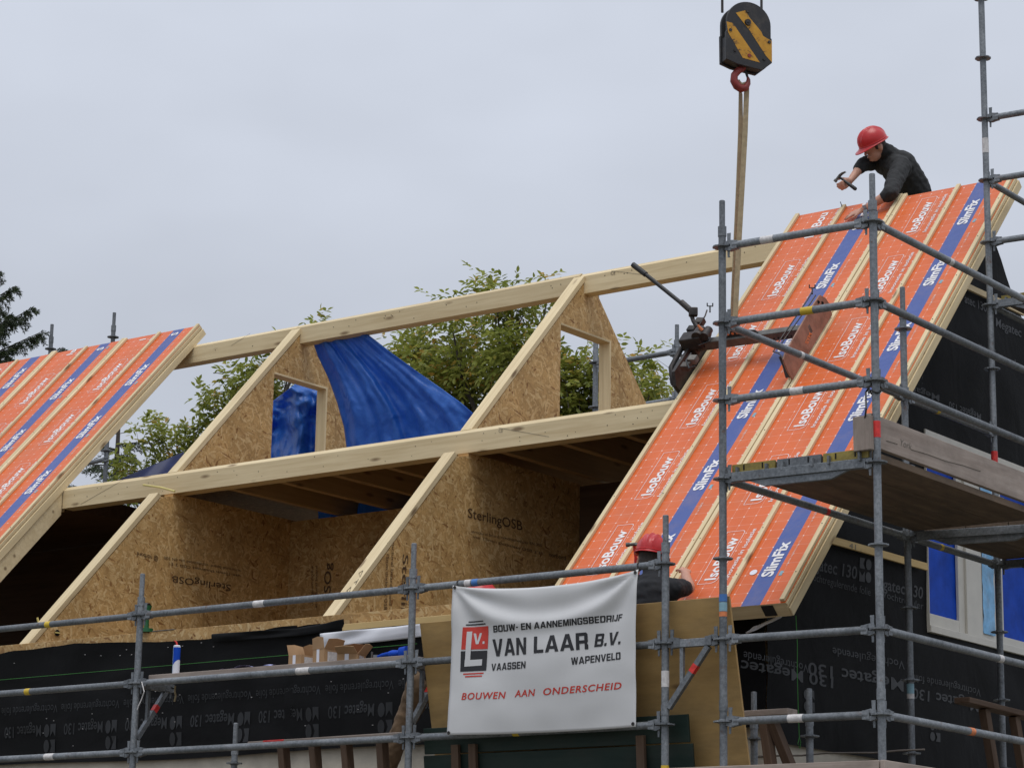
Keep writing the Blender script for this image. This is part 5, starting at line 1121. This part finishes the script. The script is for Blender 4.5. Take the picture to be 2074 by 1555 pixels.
def hand(w, d, n, side, curl, thumb=.5, sc=1.0, spread=.12):
    w, d, n = V(w), V(d).normalized(), V(n).normalized(); n = (n-d*n.dot(d)).normalized(); t = d.cross(n)*side; pr = []
    for k, ln in enumerate((.072, .080, .074, .058)):
        o_ = (.030-.020*k)*sc; base = w+d*(.088-.004*abs(k-1))*sc+t*o_; pr.append(cap(w+t*o_*.7+d*.01, base, .0135*sc, .0115*sc, 1))
        dd = (d+t*spread*(1.5-k)*.35).normalized(); p = base; a = curl*.8
        for f_, r in ((.45, .0092), (.32, .0084), (.23, .0076)):
            dir_ = dd*math.cos(a)+n*math.sin(a); q = p+dir_*ln*f_*sc*1.12; pr.append(cap(p, q, r*sc, r*.93*sc, 1)); p = q; a += curl
    b = w+d*.022*sc+t*.026*sc; m_ = b+(d*.62+t*.62+n*.35*thumb).normalized()*.042*sc; e = m_+(d*.85+t*.15+n*.8*thumb).normalized()*.036*sc
    pr += [cap(w+d*.01, b, .015*sc, .0145*sc, 1), cap(b, m_, .0125*sc, .0105*sc, 1), cap(m_, e, .0098*sc, .0085*sc, 1)]; return pr
def head(c, up, fwd, hair=True):
    up, fwd = V(up).normalized(), V(fwd); fwd = (fwd-up*fwd.dot(up)).normalized(); lt = up.cross(fwd); ax = (fwd, lt, up)
    pr = [('ell', c+up*.015-fwd*.006, (.094, .075, .100), ax, 1), ('ell', c+fwd*.030-up*.052, (.058, .056, .068), ax, 1), ('ell', c+fwd*.066-up*.088, (.024, .026, .020), ax, 1)]
    pr += [cap(c+fwd*.088+up*.012, c+fwd*.108-up*.024, .010, .014, 1), ('ell', c+fwd*.092-up*.058, (.012, .026, .010), ax, 1), ('ell', c+fwd*.080+up*.022, (.016, .055, .012), ax, 1)]
    for s_ in (-1, 1): pr += [('ell', c+lt*s_*.080-fwd*.008-up*.015, (.022, .012, .034), ax, 1), ('ell', c+fwd*.083+lt*s_*.032+up*.006, (.010, .016, .009), ax, 1)]
    if hair: pr += [('ell', c-fwd*.030+up*.022, (.080, .079, .093), ax, 2), ('ell', c-fwd*.070-up*.045, (.035, .062, .045), ax, 2)]+[('ell', c+lt*s_*.074+fwd*.022+up*.012, (.016, .010, .036), ax, 2) for s_ in (-1, 1)]
    return pr
def helmet(parent, c, up, fwd):
    up, fwd = V(up).normalized(), V(fwd); fwd = (fwd-up*fwd.dot(up)).normalized(); lt = up.cross(fwd); mb = MB(); nu, nv = 56, 22
    def pt(u, v):
        ph_ = 2*math.pi*u
        if v < .78:
            th = v/.78*math.pi/2; x, y, z = .130*math.sin(th)*math.cos(ph_), .108*math.sin(th)*math.sin(ph_), .128*math.cos(th)**.92
            rib = sum(math.exp(-((y-q)/.009)**2) for q in (-.036, 0, .036))*.0095*min(1, math.cos(th)*2.2); k = 1+rib/.12; return c+fwd*x*k+lt*y*k+up*z*k
        t = (v-.78)/.22; f_ = max(0, math.cos(ph_))**2.2; w = .012+.048*f_; x, y = (.130+w*t)*math.cos(ph_), (.108+w*.8*t)*math.sin(ph_)
        return c+fwd*x+lt*y-up*(.012*t+.018*t*f_+.004*math.sin(t*3))
    mb.grid(nu, nv, pt); me = mb.mesh('helmet', 'helmet_red', 50); bm = bmesh.new(); bm.from_mesh(me); bmesh.ops.remove_doubles(bm, verts=bm.verts, dist=1e-4); bm.to_mesh(me); bm.free()
    o = link('helmet', me, parent); md = o.modifiers.new('t', 'SOLIDIFY'); md.thickness = .004
    MB().tube([c+fwd*(.131*math.cos(a))+lt*(.109*math.sin(a))+up*.004 for a in np.linspace(0, 6.283, 41)[:-1]], .004, 6, closed=True).build('rim', 'helmet_red', o)
    return o
def hammer(label, hd_, end, facev, mat_h):
    t_ = thing('hammer', label, 'hammer', end); hd_, end, fv = V(hd_), V(end), V(facev).normalized(); ax = (end-hd_).normalized(); fv = (fv-ax*fv.dot(ax)).normalized()
    MB().tube([hd_, hd_.lerp(end, .45), hd_.lerp(end, .55), end-ax*.01, end], [.010, .010, .014, .0165, .012], 12).build('handle', mat_h, t_)
    h_ = MB().tube([hd_-fv*.015, hd_+fv*.03, hd_+fv*.034, hd_+fv*.055], [.013, .011, .0155, .0155], 14)
    for s_ in (-1, 1):
        sd = ax.cross(fv)*.007*s_; h_.tube([hd_-fv*.012+sd, hd_-fv*.04+sd*1.2+ax*.006, hd_-fv*.068+sd*1.5+ax*.022], [.011, .008, .003], 8)
    h_.build('head', 'grey_steel', t_); return t_
# --- the man astride the ridge
W = lambda u, v, y: at(u, v, y=y)
p1_ = thing('person', 'man in black sweatshirt and red helmet hammering over the ridge', 'person', W(1855, 520, 5.35))
hc = W(1771, 297, 4.86)
hup = V(UP)*.88-V(RIGHT)*.42+V(FWD)*(-.18); hfw = V(RIGHT)*-.80-V(UP)*.42+V(FWD)*-.30
pel, spi, che, nek = W(1866, 445, 5.42), W(1850, 385, 5.28), W(1822, 340, 5.10), W(1797, 308, 4.98)
rs, re, rw = W(1778, 325, 5.10), W(1747, 334, 4.86), W(1722, 366, 4.70)
ls, le = W(1823, 340, 4.93), roof(1803, 392, .10); lw = roof(1748, 425, .055)
pr = [('ell', pel, (.17, .14, .14), None, 3), cap(pel, spi, .150, .150, 0), cap(spi, che, .150, .155, 0), cap(che, nek, .145, .075, 0), cap(rs.lerp(che, .3), ls.lerp(che, .2), .105, .105, 0),
      cap(nek, hc-hup.normalized()*.02, .062, .056, 1), cap(nek-V((0, 0, .01)), nek.lerp(hc, .3), .078, .074, 0),
      cap(rs, re, .078, .060, 0), cap(re, re.lerp(rw, .25), .060, .054, 0), cap(re.lerp(rw, .15), rw, .043, .028, 1), cap(ls, le, .085, .066, 0), cap(le, le.lerp(lw, .14), .064, .056, 0), cap(le.lerp(lw, .08), lw, .045, .029, 1)]
pr += head(hc, hup, hfw)
hh, he = W(1699, 358, 4.63), W(1734, 384, 4.66); ax = (he-hh).normalized()
pr += hand(lw, roof(1705, 441, .03)-lw, -RN, 1, .10, .2, 1.05, .3)
gc = W(1713, 369, 4.66); pr += hand(rw, (gc-rw)+V(UP)*-.012, ax.cross(gc-rw)*-1+V(FWD)*.3, -1, 1.05, .9, 1.0)
legs1 = [cap(pel+V((-.09, .02, -.03)), pel+V((-.14, .10, -.50)), .085, .065, 3), cap(pel+V((.09, .02, -.03)), pel+V((.12, .10, -.50)), .085, .065, 3), cap(pel+V((-.14, .10, -.50)), pel+V((-.14, .14, -.93)), .063, .05, 3), cap(pel+V((.12, .10, -.50)), pel+V((.12, .14, -.93)), .063, .05, 3)]
link('body', body_mesh('body', pr+legs1, .0062, ['shirt_black', 'skin', 'hair', 'trousers']), p1_)
helmet(p1_, hc+hup.normalized()*.040-hfw.normalized()*.004, hup, hfw)
wc = lw.lerp(le, .10); d = (le-lw).normalized()
wt = MB().tube([wc-d*.011, wc+d*.011], .0345, 18).build('watch_strap', 'galvanised', p1_); MB().tube([wc+RN*.031, wc+RN*.040], .019, 16).build('watch_face', 'tape_white', p1_)
hammer('black claw hammer raised by the man at the ridge', hh, he, V(UP)*-.8-V(RIGHT)*.5, 'black')
mb = MB().tube([roof(1706, 420, .02), roof(1702, 409, .05)], .0035, 6); tag(mb.build('nail', 'dark_steel'), 'long nail stuck in the batten beside the flat hand', 'nail')
fz = pel.z-.985
wp = thing('work_platform', 'wooden hop-up behind the ridge under the man hammering', 'platform', (pel.x, pel.y+.14, 2.93))
timber('top_board', (pel.x-.45, pel.y+.14, fz-.02), (pel.x+.45, pel.y+.14, fz-.02), .35, .04, (0, 0, 1), 'old_board', wp)
for dx in (-.4, .4):
    for dy in (-.02, .30): timber('leg', (pel.x+dx, pel.y+dy, 2.925), (pel.x+dx, pel.y+dy, fz-.04), .05, .05, (1, 0, 0), 'old_board', wp)
# --- the man at the eaves
p2_ = thing('person', 'man in black T-shirt and red helmet nailing the seam, seen from behind', 'person', V((at(1330, 1300, y=.72).x, .72, -.46)))
hc = W(1319, 1129, .80); hup = V((0, .05, 1))+V(RIGHT)*.10; hfw = V((-.25, 1, .12))
nek, che, pel = W(1322, 1160, .76), W(1325, 1205, .74), V((at(1325, 1300, y=.72).x, .70, .40))
rs, re, rw = W(1362, 1192, .74), W(1394, 1190, .98), W(1388, 1160, 1.12)
ls, le, lw = W(1282, 1185, .82), W(1262, 1190, 1.02), W(1288, 1158, 1.05)
pr = [cap(pel, che, .135, .150, 0), cap(che, nek, .135, .07, 0), cap(rs.lerp(che, .15), ls.lerp(che, .1), .082, .082, 0), cap(nek, hc, .06, .056, 1), cap(rs, rs.lerp(re, .72), .072, .060, 0), cap(rs.lerp(re, .6), re, .050, .046, 1), cap(re, re.lerp(rw, .2), .046, .046, 1), cap(re.lerp(rw, .1), rw, .044, .030, 1),
      cap(ls, le, .08, .064, 0), cap(le, lw, .044, .03, 1), ('ell', pel, (.17, .13, .14), None, 3)]
for s_ in (-1, 1):
    k_ = V((pel.x+.10*s_, .72, -.02)); pr += [cap(pel+V((.09*s_, 0, -.04)), k_, .095, .068, 3), cap(k_, V((pel.x+.11*s_, .68, -.40)), .066, .05, 3), cap(V((pel.x+.11*s_, .66, -.43)), V((pel.x+.12*s_, .82, -.44)), .042, .036, 2)]
pr += head(hc, hup, hfw)
ht = roof(1392, 1138, .05); pr += hand(rw, ht-rw, V((-.6, .5, -.4)), 1, .55, .8, 1.0)
hh, he = W(1284, 1102, .98), W(1292, 1160, 1.06); ax = (he-hh).normalized(); pr += hand(lw, V((.1, -.1, 1)), V((.5, .6, 0)), -1, 1.1, .8, .95)
link('body', body_mesh('body', pr, .0065, ['shirt_navy', 'skin', 'hair', 'trousers']), p2_)
helmet(p2_, hc+hup.normalized()*.030, hup, hfw)
hammer('red handled hammer beside the helmet of the man at the eaves', hh, he, V((-1, -.3, .1)), 'tape_red')
# --- the man stooping behind the banner
p3_ = thing('person', 'man in brown work trousers and red helmet stooping behind the plywood sheet', 'person', V((1.75, .88, -.46)))
hc = W(968, 1221, .88); hup = V((.2, 0, 1)); hfw = V((.6, .6, -.3))
pel = V((2.02, .88, .50)); che = V((2.32, .88, .72)); nek = V((2.39, .88, .86))
pr = [cap(pel, che, .14, .16, 0), cap(che, nek, .14, .075, 0), cap(nek, hc, .06, .056, 1), ('ell', pel, (.15, .14, .14), None, 3)]
pr += [cap(V((2.02, .82, .48)), W(832, 1435, .86), .11, .085, 3), cap(W(832, 1435, .86), W(800, 1510, .84), .085, .072, 3), cap(W(800, 1510, .84), V((1.62, .82, -.38)), .072, .055, 3), cap(V((1.60, .80, -.42)), V((1.74, .80, -.43)), .045, .038, 2),
       cap(V((2.06, .95, .46)), V((2.28, .98, .04)), .10, .07, 3), cap(V((2.28, .98, .04)), V((2.25, .96, -.40)), .07, .05, 3), cap(V((2.24, .95, -.42)), V((2.38, .95, -.43)), .045, .038, 2),
       cap(che+V((.0, -.13, .0)), che+V((.22, -.18, -.12)), .08, .06, 0), cap(che+V((.22, -.18, -.12)), che+V((.38, -.02, -.08)), .045, .03, 1), cap(che+V((.0, .13, .0)), che+V((.2, .2, -.10)), .08, .06, 0), cap(che+V((.2, .2, -.10)), che+V((.38, .1, -.05)), .045, .03, 1)]
pr += hand(che+V((.38, -.02, -.08)), V((1, .2, -.1)), V((0, .3, -1)), 1, .5)+hand(che+V((.38, .1, -.05)), V((1, -.1, -.1)), V((0, .3, -1)), -1, .5)
pr += head(hc, hup, hfw)
link('body', body_mesh('body', pr, .0085, ['shirt_navy', 'skin', 'hair', 'trousers']), p3_); helmet(p3_, hc+hup.normalized()*.03, hup, hfw)

# ------------------------------------------------------------------ trees
def leaves(name, spots, mat, parent, size, shape=((0, 0), (.28, .20), (.62, .21), (1, 0)), fold=.06):
    """spots: list of (pos, dir, normal, scale, tint)"""
    (a0, b0), (a1, b1), (a2, b2), (a3, b3) = shape
    loc = np.array([(0, 0, 0), (a1, b1, fold), (a2, b2, fold), (1, 0, -.05), (a2, -b2, fold), (a1, -b1, fold)])
    P = np.array([s[0] for s in spots]); D = np.array([s[1] for s in spots]); N = np.array([s[2] for s in spots]); S = np.array([s[3] for s in spots])*size; T = np.array([s[4] for s in spots])
    D /= np.linalg.norm(D, axis=1)[:, None]; N -= D*(N*D).sum(1)[:, None]; N /= np.linalg.norm(N, axis=1)[:, None]+1e-9; B = np.cross(N, D)
    vv = P[:, None, :]+S[:, None, None]*(loc[None, :, 0, None]*D[:, None]+loc[None, :, 1, None]*B[:, None]+loc[None, :, 2, None]*N[:, None])
    n_ = len(P); me = bpy.data.meshes.new(name); me.vertices.add(n_*6); me.vertices.foreach_set('co', vv.ravel())
    idx = np.array([[0, 1, 2, 3], [0, 3, 4, 5]])[None]+6*np.arange(n_)[:, None, None]; me.loops.add(n_*8); me.loops.foreach_set('vertex_index', idx.ravel().astype(np.int32))
    me.polygons.add(n_*2); me.polygons.foreach_set('loop_start', np.arange(0, n_*8, 4, dtype=np.int32)); me.polygons.foreach_set('loop_total', np.full(n_*2, 4, dtype=np.int32))
    at_ = me.attributes.new('tint', 'FLOAT', 'POINT'); at_.data.foreach_set('value', np.repeat(T, 6).astype(np.float32)); me.update(); me.validate(); me.materials.append(MATS[mat])
    return link(name, me, parent)
rng = random.Random(11)
def rv(s=1.0): return V((rng.gauss(0, s), rng.gauss(0, s), rng.gauss(0, s)))
def leafy_tree(label, base, blobs, y0):
    t_ = thing('walnut_tree', label, 'tree', base); limbs = MB(); spots = []; top = V(base); base = V(base)
    ctr = V((base.x, base.y, 3.0)); limbs.tube([base, base+V((.05, 0, 2)), base+V((-.05, .1, 4)), ctr], [.22, .19, .16, .13], 12)
    for (u, v, ru, rv_, n_, dy) in blobs:
        v += 14 if n_ < 5 else 30 if n_ < 10 else 24; rv_ *= .85
        c = at(u, v, y=y0+dy); k = float((np.array(c)-CAM)@FWD)/FPX; rx, rz = ru*k, rv_*k; ry = min(rx, 1.6)
        mid = ctr.lerp(c, .55)+rv(.15)-V((0, 0, .25)); limbs.tube([ctr, ctr.lerp(mid, .5)+rv(.06), mid, mid.lerp(c, .55)+rv(.08), mid.lerp(c, .9)], [.09, .07, .045, .025, .008], 7)
        for i in range(int(n_*.92) if n_ > 12 else n_):
            a = rng.random()*2*math.pi; b = math.acos(2*rng.random()-1); r = rng.random()**.45
            o = V((rx*r*math.sin(b)*math.cos(a), ry*r*math.sin(b)*math.sin(a), rz*r*math.cos(b)))
            p = c+Rh*o.x+Fh*o.y+V((0, 0, o.z)); out = (p-c+V((0, 0, .12))+rv(.25)).normalized()
            st = p-out*(.35+.2*rng.random())+rv(.05)
            if rng.random() < .6 and out.z > .25: limbs.tube([st-out*.15+rv(.03), st, p], [.006, .005, .002], 4, cap=False)
            for j in range(rng.choice((2, 3, 3, 4))):     # each twig end carries a few feathered leaves
                d = (out*.7+rv(.65)).normalized(); d.z -= .15; L = .18+.13*rng.random(); q = p+rv(.07); tone = min(1, max(0, rng.gauss(.5, .22)))
                sd = d.cross(V((0, 0, 1))+rv(.3)).normalized(); m_ = rng.choice((2, 3, 3))
                for s2 in range(m_):
                    f_ = (s2+.8)/(m_+.3); pp = q+d*L*f_-V((0, 0, .05*f_*f_))
                    for sg in (-1, 1): dd = sd*sg+d*.55+rv(.18)-V((0, 0, .25)); spots.append((pp, dd, V((0, 0, 1))+rv(.45), .85+.4*rng.random(), min(1, max(0, tone+rng.gauss(0, .12)))))
                spots.append((q+d*L-V((0, 0, .05)), d-V((0, 0, .3)), V((0, 0, 1))+rv(.4), 1.1, tone))
    limbs.build('trunk', 'bark', t_); leaves('crown', spots, 'walnut_leaf', t_, .094)
    return len(spots)
nl = leafy_tree('broad green walnut tree behind the open middle of the roof', (-6.0, 12.3, GZ),
    [(1010, 572, 70, 26, 26, 0), (1112, 556, 48, 12, 9, 0), (905, 596, 22, 14, 5, 0), (1055, 600, 80, 30, 34, .3), (930, 650, 110, 40, 60, .5), (850, 700, 90, 60, 80, .8), (960, 730, 120, 70, 150, .5), (1060, 690, 80, 70, 90, 0), (1130, 760, 70, 80, 80, 0), (930, 800, 110, 60, 90, .8),
     (1190, 760, 70, 70, 80, .2), (1250, 720, 55, 40, 38, .4), (1318, 705, 22, 14, 7, 0), (1310, 775, 42, 26, 18, 0), (1270, 790, 60, 40, 44, .3), (1180, 830, 80, 40, 60, .4), (800, 760, 70, 60, 50, 1.2), (1330, 745, 20, 14, 6, -.3)], 12)
nl += leafy_tree('smaller walnut tree seen between the left roof panels and the attic wall', (-10.4, 12.6, GZ),
    [(640, 640, 18, 8, 4, 0), (590, 690, 60, 30, 22, .2), (500, 745, 60, 34, 46, 0), (445, 810, 50, 42, 40, 0), (545, 800, 60, 60, 70, .4), (400, 880, 70, 40, 52, 0), (330, 868, 46, 36, 22, -.2), (262, 905, 26, 28, 9, -.3), (340, 930, 60, 34, 36, 0), (250, 945, 24, 20, 8, -.3), (455, 900, 60, 50, 60, .3), (540, 880, 60, 60, 50, .5), (290, 830, 24, 14, 5, -.2)], 12.4)
# spruce at the left edge
sp_ = thing('spruce_tree', 'dark spruce with drooping twigs at the left edge', 'tree', at(-128, 1000, y=14)*1.0); b0 = at(-128, 1000, y=14); b0.z = GZ; sp_.location = b0; WM[sp_] = Matrix.Translation(b0)
top = at(-116, 520, y=14); trk = MB().tube([b0, b0.lerp(top, .5), top], [.28, .17, .03], 10); nd = []
for k in range(84):
    f_ = .70+.29*k/84; c = b0.lerp(top, f_); L = min(2.3, (1-f_)*13+.30+.3*rng.random()); a = k*2.399+rng.random()*.6; d = V((math.cos(a), math.sin(a), .05)).normalized()
    if d.dot(Rh) < -.35: continue
    tip = c+d*L+V((0, 0, -.12*L+.35)); mid = c.lerp(tip, .55)-V((0, 0, .22*L)); trk.tube([c, mid, tip], [.03, .016, .004], 5)
    for j in range(int(18+L*20)):
        t = .15+.85*(j+rng.random())/(18+L*20); p = c.lerp(mid, t/.55) if t < .55 else mid.lerp(tip, (t-.55)/.45); side = d.cross(V((0, 0, 1)))*rng.choice((-1, 1)); tw = (side*(.5+.3*rng.random())+d*.55-V((0, 0, .25+.5*rng.random()))).normalized(); tl = (.16+.30*rng.random())*(1.15-t*.6)
        trk.tube([p, p+tw*tl*.5, p+tw*tl-V((0, 0, .04))], [.006, .005, .003], 4, cap=False)
        for n_ in range(int(26+tl*110)):
            q = p+tw*tl*(n_/(26+tl*110))+rv(.006); r_ = rv(1); nd.append((q, tw*.75+(r_-tw*r_.dot(tw)).normalized()*.85, rv(1), .7+.5*rng.random(), min(1, max(0, rng.gauss(.45, .25)))))
trk.build('trunk', 'bark', sp_); leaves('crown', nd, 'needle', sp_, .075, ((0, 0), (.3, .09), (.7, .08), (1, 0)), .01)
# low spruce bough seen under the left verge
sp2 = thing('spruce_tree', 'second spruce, its bough showing low under the left roof edge', 'tree', (-15.5, 14.5, GZ)); b0 = V((-15.5, 14.5, GZ)); top = at(150, 880, y=14.5); top = V((b0.x, b0.y, top.z)); trk = MB().tube([b0, top], [.2, .03], 8); nd = []
for k in range(30):
    f_ = .72+.26*k/30; c = b0.lerp(top, f_); L = (1-f_)*5+.25; a = k*2.399; d = V((math.cos(a), math.sin(a), .25)).normalized(); tip = c+d*L-V((0, 0, .15*L)); trk.tube([c, tip], [.02, .004], 5)
    for j in range(int(14+L*10)):
        t = (j+rng.random())/(14+L*10); p = c.lerp(tip, t); side = d.cross(V((0, 0, 1)))*rng.choice((-1, 1)); tw = (side*.6+d*.5-V((0, 0, .5))).normalized(); tl = .15+.2*rng.random()
        for n_ in range(22): q = p+tw*tl*(n_/22)+rv(.006); nd.append((q, tw*.7+rv(.5), rv(1), .8+.4*rng.random(), rng.random()))
trk.build('trunk', 'bark', sp2); leaves('crown', nd, 'needle', sp2, .06, ((0, 0), (.3, .10), (.7, .09), (1, 0)), .01)
print('leaves', nl, 'tris', sum(len(o.data.loops)-2*len(o.data.polygons) for o in bpy.data.objects if o.type == 'MESH'), 'objects', len(bpy.data.objects))
